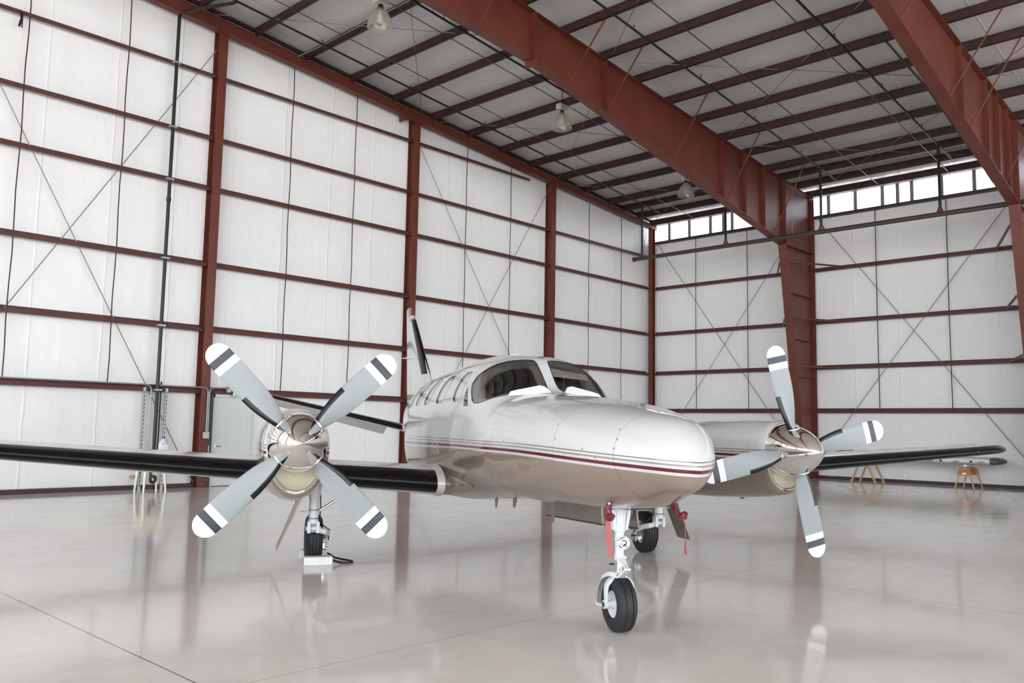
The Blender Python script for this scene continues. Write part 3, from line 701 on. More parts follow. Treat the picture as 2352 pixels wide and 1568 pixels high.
def inpoly(x, y, poly):
    c = False; j = len(poly)-1
    for i in range(len(poly)):
        xi, yi = poly[i]; xj, yj = poly[j]
        if (yi > y) != (yj > y) and x < (xj-xi)*(y-yi)/(yj-yi)+xi: c = not c
        j = i
    return c
WS = [(60.0, 2.043), (57.7, 2.128), (50.0, 2.205), (42.5, 2.258), (34.1, 2.290), (23.7, 2.305), (13.5, 2.312), (8.0, 2.305), (5.9, 2.27), (4.4, 2.16), (3.7, 2.07), (3.5, 2.01), (4.6, 1.972), (7.5, 1.958),
      (15.4, 1.948), (26.2, 1.922), (34.1, 1.888), (39.6, 1.856), (44.8, 1.838), (48.5, 1.842), (51.5, 1.865), (54.5, 1.927)]
panes = []
for s in (-1, 1):
    p2 = dens(WS, 5); p2 = [(s*a, b) for a, b in p2]
    panes.append(dict(kind='f', poly=p2, pts=[front_pt(a, b) for a, b in p2], name='windshield_pane', side=s))
SIDEW = [('vent_window', [(-2.10, 1.815), (-2.20, 1.93), (-2.315, 2.02), (-2.30, 1.90), (-2.27, 1.815)], 0.02)]
for xc, hw in ((-2.66, 0.19), (-3.50, 0.21), (-4.25, 0.21), (-4.98, 0.21), (-5.68, 0.20)):
    SIDEW.append(('cabin_window', [(xc-hw, 1.87), (xc+hw, 1.87), (xc+hw, 2.20), (xc-hw, 2.20)], 0.13))
for s in (-1, 1):
    for nm, poly, r in SIDEW:
        p2 = dens(round_poly(poly, r, 5), 2)
        panes.append(dict(kind='s', poly=p2, pts=[Vector((a, s*side_y(a, b), b)) for a, b in p2], name=nm, side=s))
# stations
st = [1.32]; 
for k in range(1, 26): st.append(1.32-0.0034*k**1.9)
x = st[-1]-0.04
while x > -1.40: st.append(x); x -= 0.045
while x > -2.42: st.append(x); x -= 0.019
while x > -6.2: st.append(x); x -= 0.03
while x > -10.5: st.append(x); x -= 0.12
st.append(-10.5)
NT = 176
rings = [[Vector(p) for p in fring(X, NT)] for X in st]
nR = len(rings); reg = [[0]*NT for _ in range(nR-1)]
for i in range(nR-1):
    for j in range(NT):
        j2 = (j+1) % NT
        c = (rings[i][j]+rings[i][j2]+rings[i+1][j]+rings[i+1][j2])/4
        if c.z < 1.75 or c.x > -1.2 or c.x < -6.3: continue
        for k, pn in enumerate(panes):
            if c.y*pn['side'] < 0: continue
            if pn['kind'] == 'f':
                if c.x < -2.36: continue
                if inpoly(math.degrees(math.atan2(c.y, c.x+2.6)), c.z, pn['poly']): reg[i][j] = k+1; break
            elif inpoly(c.x, c.z, pn['poly']) and abs(c.y) > 0.3: reg[i][j] = k+1; break
vreg = {}
for i in range(nR-1):
    for j in range(NT):
        for a, b in ((i, j), (i, (j+1) % NT), (i+1, j), (i+1, (j+1) % NT)): vreg.setdefault((a, b), set()).add(reg[i][j])
for (a, b), rs in vreg.items():
    ks = [r for r in rs if r > 0]
    if ks and len(rs) > 1:
        p = rings[a][b]; pts = panes[ks[0]-1]['pts']; best = None
        for q in range(len(pts)):
            u, w = pts[q], pts[(q+1) % len(pts)]; d = w-u; t = max(0, min(1, (p-u).dot(d)/max(1e-12, d.length_squared))); c = u+d*t
            dd = (c-p).length_squared
            if best is None or dd < best[0]: best = (dd, c)
        rings[a][b] = best[1]
def region_mesh(k):
    g = G(); idx = {}
    for i in range(nR-1):
        for j in range(NT):
            if reg[i][j] != k: continue
            q = []
            for a, b in ((i, j), (i, (j+1) % NT), (i+1, (j+1) % NT), (i+1, j)):
                if (a, b) not in idx: idx[(a, b)] = len(g.v); g.v.append(tuple(rings[a][b]))
                q.append(idx[(a, b)])
            g.f.append(tuple(q)); g.m.append(0)
    if k == 0:
        for i in (0, nR-1): g.f.append(tuple(idx[(i, j)] for j in range(NT))); g.m.append(0)
    return g
fus = build('fuselage', region_mesh(0), 'fuselage', parent=plane, angle=60)
for k, pn in enumerate(panes):
    po = build(pn['name'], region_mesh(k+1), 'cabinglass' if pn['name'] == 'cabin_window' else 'windshield', parent=plane, angle=60)
    if pn['name'] == 'cabin_window':
        gb = region_mesh(k+1); gb.v = [(x_, y_-pn['side']*0.022, z_) for x_, y_, z_ in gb.v]; build('window_blind', gb, 'liner', parent=po)  # pale sheet behind the glass imitates the white wall's reflection
    pts = pn['pts']+[pn['pts'][0]]
    big = pn['kind'] == 'f'
    if big:
        cen = Vector((0, 0, 0))
        for p in pn['pts']: cen += p
        cen /= len(pn['pts']); cen += Vector((-0.10, -0.05*pn['side'], 0.0)); n_ = len(pn['pts'])
        o1 = [p+Vector((-0.012, -0.012*pn['side'], -0.004)) for p in pn['pts']]
        o2 = [c_+(p-c_)*0.76+Vector((-0.05, -0.03*pn['side'], -0.01)) for p in pn['pts'] for c_ in (cen,)]
        o3 = [c_+(p-c_)*0.72+Vector((-0.09, -0.05*pn['side'], -0.02)) for p in pn['pts'] for c_ in (cen,)]
        o4 = [p+Vector((-0.03, -0.03*pn['side'], -0.01)) for p in pn['pts']]
        build('window_frame', G().loft([o1, o2, o3, o4, o1], False, False), 'liner', parent=po, angle=60)
    build('window_seal', G().tube(pts, 0.0042 if big else 0.0028, 6, caps=False), 'black' if big else 'greyoval', parent=po)
# cabin interior seen through the windshield
g = G().box((-2.25, -0.60, 1.60), (-1.78, 0.60, 1.83)); build('instrument_panel', g, 'interior', parent=plane, smooth=False, bevel=0.03)
for s in (-1, 1):
    g = G().box((-2.80, s*0.34-0.22, 1.20), (-2.70, s*0.34+0.22, 1.98)); g.box((-2.79, s*0.34-0.12, 1.98), (-2.71, s*0.34+0.12, 2.14))
    build('pilot_seat', g, 'interior', parent=plane, smooth=False, bevel=0.03)
    g = G().tube([(-2.15, s*0.34, 1.78), (-2.22, s*0.34, 1.86), (-2.22, s*0.34-0.14, 1.95)], 0.016, 8); g.tube([(-2.22, s*0.34, 1.86), (-2.22, s*0.34+0.14, 1.95)], 0.016, 8); build('control_yoke', g, 'black', parent=plane)
    g = G()
    for k in range(7):
        g.tube([(-2.47+0.012*(k % 2), s*(0.42+0.042*k), 1.55), (-2.47+0.012*(k % 2), s*(0.42+0.042*k), 2.27-0.03*k)], 0.025, 8)
    build('cabin_curtain', g, 'curtain', parent=plane)
ringb = [p for p in fring(-3.0, 60)]; ringb = [(x_, y*0.96, 1.5+(z-1.5)*0.96) for x_, y, z in ringb]
g = G().loft([ringb, [(x_-0.03, y, z) for x_, y, z in ringb]]); build('cabin_bulkhead', g, 'interior', parent=plane, smooth=False)
for s in (-1, 1):
    if s < 0: continue
    g = G().prism([(0.10, 2.235), (0.50, 2.17), (0.52, 2.11), (0.12, 2.14)], -2.06, -2.045, lambda u, v, w: (w-(v-2.2)*0.6, s*u, v)); build('sun_visor', g, 'liner', parent=plane, smooth=False)
# white de-ice deflectors at the foot of the windshield
for s in (-1, 1):
    base = [(-0.50, 1.905), (-0.465, 1.955), (-0.40, 1.972), (-0.17, 2.022), (-0.12, 2.012), (-0.07, 1.95)]
    def dfn(u, v, w, s=s):
        p = front_pt(0, 1.95); xx = -1.50-(v-1.93)*0.9-abs(u)*abs(u)*0.40+w
        return (xx, s*abs(u), v)
    g = G().prism(base, 0.0, 0.03, dfn); build('windshield_deflector', g, 'gearwhite', parent=plane, smooth=False, bevel=0.006)
# nose details
for (x_, z_) in ((0.477, 1.452), (0.80, 1.53), (0.79, 1.466), (0.775, 1.60), (0.10, 1.52), (0.06, 1.63), (-0.95, 1.48), (0.44, 1.408), (0.25, 1.412), (0.62, 1.395)):
    y_ = -side_y(x_, z_)
    build('fastener', G().lathe([(-0.004, 0.009), (0.003, 0.008), (0.004, 0.003)], (x_, y_, z_), (0.15, -1, 0.1), 10, cap1=True), 'steel', parent=fus)
# belly antennas
for x_, y_, zt_, zl in ((-1.75, 0.06, 0.93, 0.66), (-2.9, 0.0, 0.80, 0.70), (-3.55, -0.03, 0.78, 0.64)):
    g = G().loft([[(x_+0.07, y_-0.006, zt_), (x_+0.07, y_+0.006, zt_), (x_-0.07, y_+0.006, zt_), (x_-0.07, y_-0.006, zt_)], [(x_-0.01, y_-0.004, zl), (x_-0.01, y_+0.004, zl), (x_-0.06, y_+0.004, zl), (x_-0.06, y_-0.004, zl)]])
    build('belly_antenna', g, 'tandark', parent=plane, smooth=False)
build('roof_antenna', G().lathe([(-0.01, 0.08), (0.015, 0.06), (0.02, 0.001)], (-3.0, 0.0, fpar(-3.0)[1]), (0, 0, 1), 16), 'gearwhite', parent=plane)

# ---- wings
def foil(n=16):
    """(chord fraction, unit half thickness) round the section from TE over the top to LE and back below"""
    out = []
    for k in range(n+1):
        t = k/n; x_ = 0.5*(1+math.cos(PI*t)); out.append((x_, 1))
    for k in range(1, n):
        t = k/n; x_ = 0.5*(1-math.cos(PI*t)); out.append((x_, -1))
    return out
def thick(x_): return 5*(0.2969*math.sqrt(max(x_, 0))-0.126*x_-0.3516*x_**2+0.2843*x_**3-0.1015*x_**4)
FO = foil(18)
def wsec(Y, le, z, c, tc, s, grow=0.0, fo=FO):
    out = []
    for x_, sg in fo:
        h = thick(x_)*tc*c*sg; camber = 0.012*c*math.sin(PI*min(1, x_))
        nx = grow if x_ < 0.06 else grow*0.25
        out.append((le-x_*c+nx*(1 if x_ < 0.03 else 0), s*Y, z+h+camber+grow*sg*(0.4 if x_ < 0.01 else 1)))
    return out
WY = [0.55, 0.79, 0.85, 1.7, 2.9, 4.0, 5.2, 6.2, 6.72, 7.05, 7.25, 7.40, 7.50, 7.52]
def wpar(Y):
    t = max(0, (Y-0.85)/(7.05-0.85))
    le = -3.0-0.06*t; c = 1.95-0.75*t; tc = 0.168-0.045*t; z = 0.905+0.0655*Y
    if Y > 3.2: z += (Y-3.2)*0.008
    if Y > 7.05:
        k = min(1.0, (Y-7.05)/0.47); q = math.sqrt(max(0.0, 1-k*k)); le -= 0.62*(1-q); c = c*(0.35+0.65*q)-0.0; tc *= (0.25+0.75*q)
    return le, z, c, tc
for s, w in ((-1, 'right'), (1, 'left')):
    g = G(); rings_ = []
    for Y in WY:
        le, z, c, tc = wpar(Y); rings_.append(wsec(Y, le, z, c, tc, s))
    n = len(FO)
    def mf(i, j): return 2 if i == 0 else 0 if FO[j][1] > 0 and FO[(j+1) % n][1] > 0 or j == 17 else 1
    g.loft(rings_, mfun=mf)
    wing = build('wing', g, ['white', 'oldwhite', 'tan'], parent=plane, angle=50)
    wing['label'] = 'white wing with black leading edge, on the airplane\'s %s side' % w
    nb = 9
    lef = [(0.105*(1-k/nb)**1.6, 1) for k in range(nb)]+[(0.0, 1)]+[(0.062*((k+1)/nb)**1.6, -1) for k in range(nb)]
    for ya, yb, nm in ((0.875, 2.10, 'boot'), (2.80, 6.712, 'boot'), (6.722, 7.45, 'boot')):
        rr = []; N = 10
        for k in range(N+1):
            Y = ya+(yb-ya)*k/N; le, z, c, tc = wpar(Y)
            outer = wsec(Y, le, z, c, tc, s, 0.004, lef)
            inner = wsec(Y, le-0.004, z, c, tc, s, -0.004, lef)
            rr.append(outer+inner[::-1])
        build('deice_boot', G().loft(rr), 'boot', parent=wing, angle=50)
    # white root cuff
    rr = []
    for Y, gr in ((0.79, 0.030), (0.83, 0.022), (0.855, 0.013), (0.872, 0.009)):
        le, z, c, tc = wpar(max(Y, 0.85)); sec_ = wsec(Y, le+gr, z, c+gr*2, tc*(1+gr*3.2), s); rr.append(sec_)
    build('root_fairing', G().loft(rr), 'white', parent=wing, angle=50)
    rr = []
    for k in range(23):
        t_ = k/22; X_ = -2.50-3.4*t_; q = math.sin(PI*t_)**0.62 if 0 < t_ < 1 else 0.02
        rr.append([(X_, s*(0.60+0.215*q*math.copysign(abs(math.cos(2*PI*j/32))**0.8, math.cos(2*PI*j/32))), 0.965+0.19*q*math.copysign(abs(math.sin(2*PI*j/32))**0.8, math.sin(2*PI*j/32))) for j in range(32)])
    build('wing_root_fairing', G().loft(rr), 'fuselage', parent=plane, angle=60)

# ---- tail
def symsec(pts_fn): pass
def finsec(z, le, te, t):
    return [(le-x_*(le-te), thick(x_)*t*sg, z) for x_, sg in FO]
FZ = [(2.05, -7.45, -10.35, 0.20), (2.40, -8.02, -10.42, 0.175), (3.0, -8.87, -10.52, 0.14), (3.63, -9.74, -10.66, 0.10), (3.82, -10.0, -10.70, 0.085), (3.91, -10.16, -10.71, 0.06), (3.95, -10.32, -10.66, 0.02)]
fin = build('fin', G().loft([finsec(*a) for a in FZ]), 'fin', parent=plane, angle=50)
rr = []
for k in range(7):
    t = k/6; z = 2.51+1.13*t; le = -8.19-1.56*t; te = -10.43-0.24*t; tk = 0.17-0.07*t
    lef2 = [(0.13*(1-q/7)**1.6, 1) for q in range(7)]+[(0, 1)]+[(0.13*((q+1)/7)**1.6, -1) for q in range(7)]
    o_ = [(le+0.006-x_*(le-te), (thick(x_)*tk+0.006)*sg, z) for x_, sg in lef2]; i_ = [(le-0.02-x_*(le-te), (thick(x_)*tk*0.9)*sg, z) for x_, sg in lef2]
    rr.append(o_+i_[::-1])
build('deice_boot', G().loft(rr), 'boot', parent=fin, angle=50)
for s in (-1, 1):
    g = G().loft([[(-9.25, s*0.03, 2.86), (-9.25, s*0.03, 2.89), (-9.6, s*0.03, 2.89), (-9.6, s*0.03, 2.86)], [(-9.52, s*0.24, 2.86), (-9.52, s*0.24, 2.875), (-9.62, s*0.24, 2.875), (-9.62, s*0.24, 2.86)]])
    build('fin_antenna', g, 'white', parent=fin, smooth=False)
for s, w in ((-1, 'right'), (1, 'left')):
    def sp_(Y):
        t = (Y-0.2)/2.73; le = -8.75-0.55*t; return le, 1.54+0.222*(Y-0.2), 1.25-0.45*t, 0.11-0.02*t
    rr = []
    for Y in (0.1, 0.6, 1.5, 2.4, 2.86, 2.93):
        le, z, c, tc = sp_(Y)
        if Y > 2.9: le -= 0.15; c -= 0.2; tc *= 0.4
        rr.append(wsec(Y, le, z, c, tc, s))
    st_ = build('tailplane', G().loft(rr, mfun=lambda i, j: 0), 'white', parent=plane, angle=50)
    rr = []
    for Y in (0.50, 1.3, 2.1, 2.84):
        le, z, c, tc = sp_(Y); hx = le-0.62*c; ch = 0.44*c; th = tc*c*0.62; ca_, sa_ = math.cos(math.radians(19)), math.sin(math.radians(19))
        prof_ = [(0.0, 0.0), (0.04, 0.75), (0.12, 1.0), (0.5, 0.62), (1.0, 0.05), (1.0, -0.05), (0.5, -0.62), (0.12, -1.0), (0.04, -0.75)]
        rr.append([(hx-(u*ch*ca_+v*th/2*sa_*0), s*Y, z-u*ch*sa_+v*th/2) for u, v in prof_])
    build('elevator', G().loft(rr), 'white', parent=st_, angle=40)
    rr = []
    for k in range(6):
        Y = 0.34+2.45*k/5; le, z, c, tc = sp_(Y); rr.append(wsec(Y, le, z, c, tc, s, 0.005, lef)+wsec(Y, le-0.004, z, c, tc, s, -0.004, lef)[::-1])
    build('deice_boot', G().loft(rr), 'boot', parent=st_, angle=50)

# ---- nacelles and propellers
HX, HY, HZ = -1.175, 2.485, 1.442
NA = [(-1.335, 0.262, 1.708, 0.985, 1.40, 2.2, 2.0), (-1.36, 0.278, 1.722, 0.962, 1.40, 2.2, 2.0), (-1.45, 0.288, 1.730, 0.942, 1.40, 2.2, 2.05), (-1.65, 0.298, 1.738, 0.912, 1.40, 2.25, 2.1), (-2.1, 0.320, 1.742, 0.868, 1.40, 2.3, 2.2),
      (-2.7, 0.335, 1.735, 0.825, 1.38, 2.3, 2.3), (-3.3, 0.345, 1.70, 0.80, 1.34, 2.3, 2.3), (-4.0, 0.34, 1.60, 0.80, 1.28, 2.2, 2.3), (-4.7, 0.29, 1.46, 0.85, 1.22, 2.1, 2.2), (-5.4, 0.20, 1.33, 0.97, 1.17, 2, 2), (-5.95, 0.06, 1.22, 1.10, 1.16, 2, 2)]
def sering(X, cy, w, zt_, zb__, zc, et, eb, n=56):
    out = []
    for j in range(n):
        th = 2*PI*j/n; c, q = math.cos(th), math.sin(th); e = et if q >= 0 else eb
        out.append((X, cy+w*math.copysign(abs(c)**(2/e), c), zc+(zt_-zc)*abs(q)**(2/e) if q >= 0 else zc-(zc-zb__)*abs(q)**(2/e)))
    return out
def blade_mesh():
    RS = [0.15, 0.22, 0.27, 0.33, 0.41, 0.50, 0.585, 0.70, 0.80, 0.856, 0.923, 0.99, 1.02, 1.05, 1.075, 1.092, 1.102]
    g = G(); rr = []; N = 20
    def chord(r):
        tab = [(0.15, 0.085), (0.22, 0.105), (0.27, 0.135), (0.33, 0.165), (0.41, 0.195), (0.50, 0.214), (0.6, 0.224), (0.75, 0.228), (0.9, 0.224), (0.99, 0.218)]
        if r > 0.99: return 0.218*math.sqrt(max(0.004, 1-((r-0.99)/0.113)**2))
        for (a, ca), (b, cb) in zip(tab[:-1], tab[1:]):
            if a <= r <= b: return ca+(cb-ca)*(r-a)/(b-a)
        return tab[-1][1]
    for r in RS:
        c = chord(r); tk = 0.075*(1-r/1.1)**1.5+0.008; tk = max(tk, 0.006) if r < 0.99 else 0.006
        if r < 0.25: tk = c*0.8
        tw = math.radians(30*max(0, (0.62-r)/0.47)**1.2-3*max(0, (r-0.62)/0.48))
        sec_ = []
        for k in range(N):
            a = 2*PI*k/N; u = 0.5*c*math.cos(a); v = 0.5*tk*math.sin(a)*(1-0.35*math.cos(a+PI))
            # local frame: +u = leading edge (towards +y when the blade points up), v = forward
            yy = u*math.cos(tw)-v*math.sin(tw); xx = v*math.cos(tw)+u*math.sin(tw)
            sec_.append((xx, yy, r))
        rr.append(sec_)
    def mf(i, j):
        r = (RS[i]+RS[i+1])/2
        if r > 0.99: return 1
        if r > 0.923: return 2
        if r > 0.856: return 1
        if 0.22 < r < 0.585 and (j in (0, 1, 2, N-3, N-2, N-1)) : return 3
        return 0
    g.loft(rr, mfun=mf)
    return g
BL = None
for s, w, phase in ((-1, 'right', 43.7), (1, 'left', 13.0)):
    cy = s*HY; HZ = 1.442 if s < 0 else 1.412
    nac = build('nacelle', G().loft([sering(a[0], cy, *a[1:]) for a in NA], cap0=False), 'nacelle', parent=plane, angle=55)
    nac['label'] = 'engine nacelle on the airplane\'s %s wing' % w
    a = NA[0]
    lipr = [sering(a[0], cy, *a[1:]), sering(-1.322, cy, 0.252, 1.698, 0.997, 1.40, 2.2, 2.0), sering(-1.330, cy, 0.242, 1.686, 1.010, 1.40, 2.2, 2.0), sering(-1.36, cy, 0.236, 1.680, 1.02, 1.40, 2.2, 2.0)]
    build('inlet_lip', G().loft(lipr, False, False), 'chrome', parent=nac, angle=80)
    duct = [lipr[-1], sering(-1.43, cy, 0.234, 1.678, 1.024, 1.40, 2.2, 2.0), sering(-1.52, cy, 0.228, 1.67, 1.05, 1.40, 2.2, 2.0), sering(-1.62, cy, 0.20, 1.64, 1.15, 1.42, 2.1, 2.0)]
    build('air_inlet', G().loft(duct, False, True), 'cream', parent=nac, angle=60)
    g = G().lathe([(0.0, 0.235), (-0.10, 0.228), (-0.26, 0.215)], (-1.345, cy, HZ), (1, 0, 0), 40, cap1=True, cap0=True); build('gearbox_cowl', g, 'cream', parent=nac, angle=60)
    g = G().tube([(-2.2, cy+0.04, 0.872), (-2.25, cy+0.05, 0.845), (-2.32, cy+0.05, 0.84)], 0.009, 8); build('drain_pipe', g, 'steel', parent=nac)
    # propeller
    prop = empty('propeller', (HX, cy, HZ), 0, plane)
    prof = []
    L = 0.565
    for k in range(25):
        t = k/24; prof.append((L-L*t+(-1.33-HX), 0.264*(math.sin(PI/2*min(1, t*1.02))**0.70) if t > 0 else 0.0005))
    prof += [(-0.165, 0.266), (-0.175, 0.256)]
    build('spinner', G().lathe(prof, (0, 0, 0), (1, 0, 0), 64, cap1=True), 'chrome', parent=prop, angle=60)
    for k in range(4):
        if BL is None:
            b = build('blade', blade_mesh(), ['bladegrey', 'bladewhite', 'bladedark', 'bladeboot'], parent=prop, angle=50); BL = b
        else:
            b = BL.copy(); COL.objects.link(b); b.parent = prop
        # seen from the front, +Y is to the right: turn about the X axis so that +u leads anticlockwise in the picture
        b.rotation_euler = (math.radians(phase-90+90*k), 0, 0)
        b.scale = (1, -1, 1)
        g = G().lathe([(0.17, 0.088), (0.232, 0.086), (0.236, 0.078), (0.225, 0.07)], (0, 0, 0), (0, 0, 1), 24, cap0=True)
        cf = build('blade_cuff', g, 'chrome', parent=prop); cf.rotation_euler = b.rotation_euler

# ---- landing gear
def tyre(g, c, R_, w, rim, grooves, n=56):
    """lathe about Y; grooves = list of y offsets"""
    c = Vector(c); prof = []
    hw = w/2; shoulder = hw*0.86
    pr = [(-hw*0.62, rim), (-hw*0.86, rim+0.015), (-hw, rim+(R_-rim)*0.42), (-hw*0.97, rim+(R_-rim)*0.66), (-shoulder, R_-0.028), (-shoulder*0.86, R_-0.010)]
    ys = []
    for gy in grooves: ys += [(gy-0.0035, 0), (gy-0.003, 1), (gy+0.003, 1), (gy+0.0035, 0)]
    def crown(y): return R_-0.008*(abs(y)/shoulder)**2.2
    mid = []
    for k in range(13):
        y = -shoulder*0.72+2*shoulder*0.72*k/12; mid.append((y, crown(y), 0))
    for y, d in ys: mid.append((y, crown(y)-0.009*d, d))
    mid.sort()
    full = [(y, r, 0) for y, r in pr]+mid+[(-y, r, 0) for y, r in reversed(pr)]
    def mf(i, j): return 1 if full[i][2] and full[i+1][2] else 0
    g.lathe([(y, r) for y, r, _ in full], c, (0, 1, 0), n, mfun=mf)
def wheel(parent, c, R_, w, rim, grooves, hubside):
    g = G(); tyre(g, c, R_, w, rim, grooves); build('tyre', g, ['rubber', 'groove'], parent=parent, angle=30)
    g = G(); hw = w/2
    for q in (-1, 1):
        g.lathe([(q*hw*0.62, rim+0.004), (q*hw*0.72, rim+0.006), (q*hw*0.72, rim-0.012), (q*hw*0.55, rim-0.02), (q*hw*0.30, rim*0.55), (q*hw*0.36, rim*0.42), (q*hw*0.75, rim*0.38), (q*hw*0.75, 0.001)], c, (0, 1, 0), 40)
    g.lathe([(-hw*0.62, rim+0.004), (hw*0.62, rim+0.004)], c, (0, 1, 0), 40)
    build('wheel_hub', g, 'gearwhite', parent=parent, angle=30)
# nose gear
ng = empty('nose_gear', (0, 0, 0), 0, plane)
NW = (0.0, 0.0, 0.217)
wheel(ng, NW, 0.217, 0.165, 0.098, (-0.028, 0.028), -1)
g = G().lathe([(0.0, 0.060), (-0.05, 0.060), (-0.06, 0.055), (-0.17, 0.049), (-0.205, 0.046), (-0.21, 0.035)], (0.0, 0, 0.99), (0, 0, 1), 28, cap1=True)
build('trunnion', g, 'gearwhite', parent=ng, angle=30)
for s in (-1, 1):
    g = G().loft([[(0.045, s*0.052, 0.96), (0.045, s*0.082, 0.96), (-0.045, s*0.082, 0.96), (-0.045, s*0.052, 0.96)], [(0.03, s*0.040, 0.80), (0.03, s*0.060, 0.80), (-0.03, s*0.060, 0.80), (-0.03, s*0.040, 0.80)]]); build('trunnion_arm', g, 'gearwhite', parent=ng, smooth=False)
build('strut_cylinder', G().lathe([(0.80, 0.037), (0.735, 0.037), (0.73, 0.041), (0.715, 0.041), (0.71, 0.035), (0.61, 0.035), (0.605, 0.040), (0.56, 0.040), (0.555, 0.028)], (0, 0, 0), (0, 0, 1), 28), 'gearwhite', parent=ng, angle=30)
build('oleo_piston', G().tube([(0, 0, 0.58), (0, 0, 0.43)], 0.025, 24), 'chrome', parent=ng)
build('strut_collar', G().lathe([(0.472, 0.027), (0.472, 0.036), (0.458, 0.036), (0.452, 0.032), (0.43, 0.032), (0.43, 0.036), (0.41, 0.036)], (0, 0, 0), (0, 0, 1), 28, cap1=True), 'gearwhite', parent=ng, angle=30)
# fork: swept arch from crown to axle on both sides
pts = []
g = G()
AR = [(-0.112, 0.20), (-0.113, 0.24), (-0.114, 0.28), (-0.114, 0.315)]
for k in range(1, 16):
    a_ = PI-PI*k/16; AR.append((0.114*math.cos(a_)*(1+0.0*k), 0.325+0.105*math.sin(a_)**0.9))
AR += [(0.114, 0.315), (0.114, 0.28), (0.113, 0.24), (0.112, 0.20)]
rr = []; NA_ = len(AR)-1
for k, (y_, z_) in enumerate(AR):
    a_, b_ = AR[max(0, k-1)], AR[min(NA_, k+1)]; d = Vector((0, b_[0]-a_[0], b_[1]-a_[1])).normalized(); nrm = Vector((0, -d.z, d.y))
    q_ = 1-abs(k-NA_/2)/(NA_/2)
    wx = 0.022+0.018*q_; tt = 0.008+0.006*q_; p = Vector((0.0, y_, z_))
    rr.append([p+Vector((wx, 0, 0))+nrm*tt, p+Vector((-wx, 0, 0))+nrm*tt, p+Vector((-wx, 0, 0))-nrm*tt, p+Vector((wx, 0, 0))-nrm*tt])
build('fork', G().loft(rr), 'gearwhite', parent=ng, bevel=0.004)
for s in (-1, 1):
    build('axle_boss', G().lathe([(s*0.06, 0.03), (s*0.105, 0.03), (s*0.105, 0.034), (s*0.135, 0.034), (s*0.135, 0.02)], NW, (0, 1, 0), 20), 'gearwhite', parent=ng, angle=30)
    build('axle_nut', G().lathe([(s*0.13, 0.022), (s*0.139, 0.022), (s*0.139, 0.001)], NW, (0, 1, 0), 12), 'black', parent=ng)
# mudguard behind the wheel
rr = []
for k in range(15):
    a_ = math.radians(78+(188-78)*k/14); r1 = 0.245
    c_ = Vector((r1*math.cos(a_), 0, NW[2]+r1*math.sin(a_))); nrm = Vector((math.cos(a_), 0, math.sin(a_)))
    hw = 0.055+0.045*min(1, k/6)
    rr.append([c_+Vector((0, -hw, 0))-nrm*0.03, c_+Vector((0, -hw*0.85, 0))+nrm*0.004, c_+Vector((0, 0, 0))+nrm*0.012, c_+Vector((0, hw*0.85, 0))+nrm*0.004, c_+Vector((0, hw, 0))-nrm*0.03,
               c_+Vector((0, hw*0.82, 0))-nrm*0.004, c_+nrm*0.006, c_+Vector((0, -hw*0.82, 0))-nrm*0.004])
build('mudguard', G().loft(rr), 'gearwhite', parent=ng, angle=60)
build('mudguard_stay', G().bar((-0.02, -0.118, 0.20), (-0.25, -0.098, 0.18), 0.012, 0.022), 'gearwhite', parent=ng, smooth=False)
build('mudguard_stay', G().bar((-0.02, 0.118, 0.20), (-0.25, 0.098, 0.18), 0.012, 0.022), 'gearwhite', parent=ng, smooth=False)
# torque links in front
g = G()
for s in (-1, 1):
    g.bar((0.035, s*0.024, 0.583), (0.15, s*0.009, 0.507), 0.010, 0.016)
    g.bar((0.15, s*0.010, 0.507), (0.035, s*0.026, 0.430), 0.010, 0.019)
g.tube([(0.15, -0.022, 0.507), (0.15, 0.030, 0.507)], 0.009, 10); g.tube([(0.036, -0.042, 0.583), (0.036, 0.042, 0.583)], 0.012, 10); g.tube([(0.036, -0.048, 0.430), (0.036, 0.048, 0.430)], 0.012, 10)
g.obox((0.075, 0, 0.557), (0.03, 0, -0.020), (0, 0.014, 0), (0.003, 0, 0.0045)); g.obox((0.085, 0, 0.463), (0.04, 0, 0.027), (0, 0.015, 0), (0.003, 0, -0.0045))
build('torque_link', g, 'gearwhite', parent=ng, smooth=False)
build('grease_fitting', G().tube([(0.0, -0.045, 0.53), (0.0, -0.085, 0.53)], 0.007, 8), 'black', parent=ng)
# taxi light
LX, LZ = 0.075, 0.705
tl = build('taxi_light', G().lathe([(-0.045, 0.014), (-0.036, 0.036), (-0.008, 0.050), (0.010, 0.054), (0.013, 0.051), (0.010, 0.046)], (LX, 0.0, LZ), (1, -0.10, 0.02), 36), 'gearwhite', parent=ng, angle=40)
build('reflector', G().lathe([(-0.028, 0.003), (-0.022, 0.022), (-0.010, 0.036), (0.006, 0.046)], (LX, 0.0, LZ), (1, -0.10, 0.02), 32), 'chrome', parent=tl)
build('lens', G().lathe([(0.006, 0.047), (0.011, 0.03), (0.013, 0.001)], (LX, 0.0, LZ), (1, -0.10, 0.02), 32), 'lens', parent=tl)
build('light_bracket', G().bar((0.03, 0, LZ-0.02), (LX-0.03, 0, LZ-0.005), 0.03, 0.04), 'gearwhite', parent=ng, smooth=False)
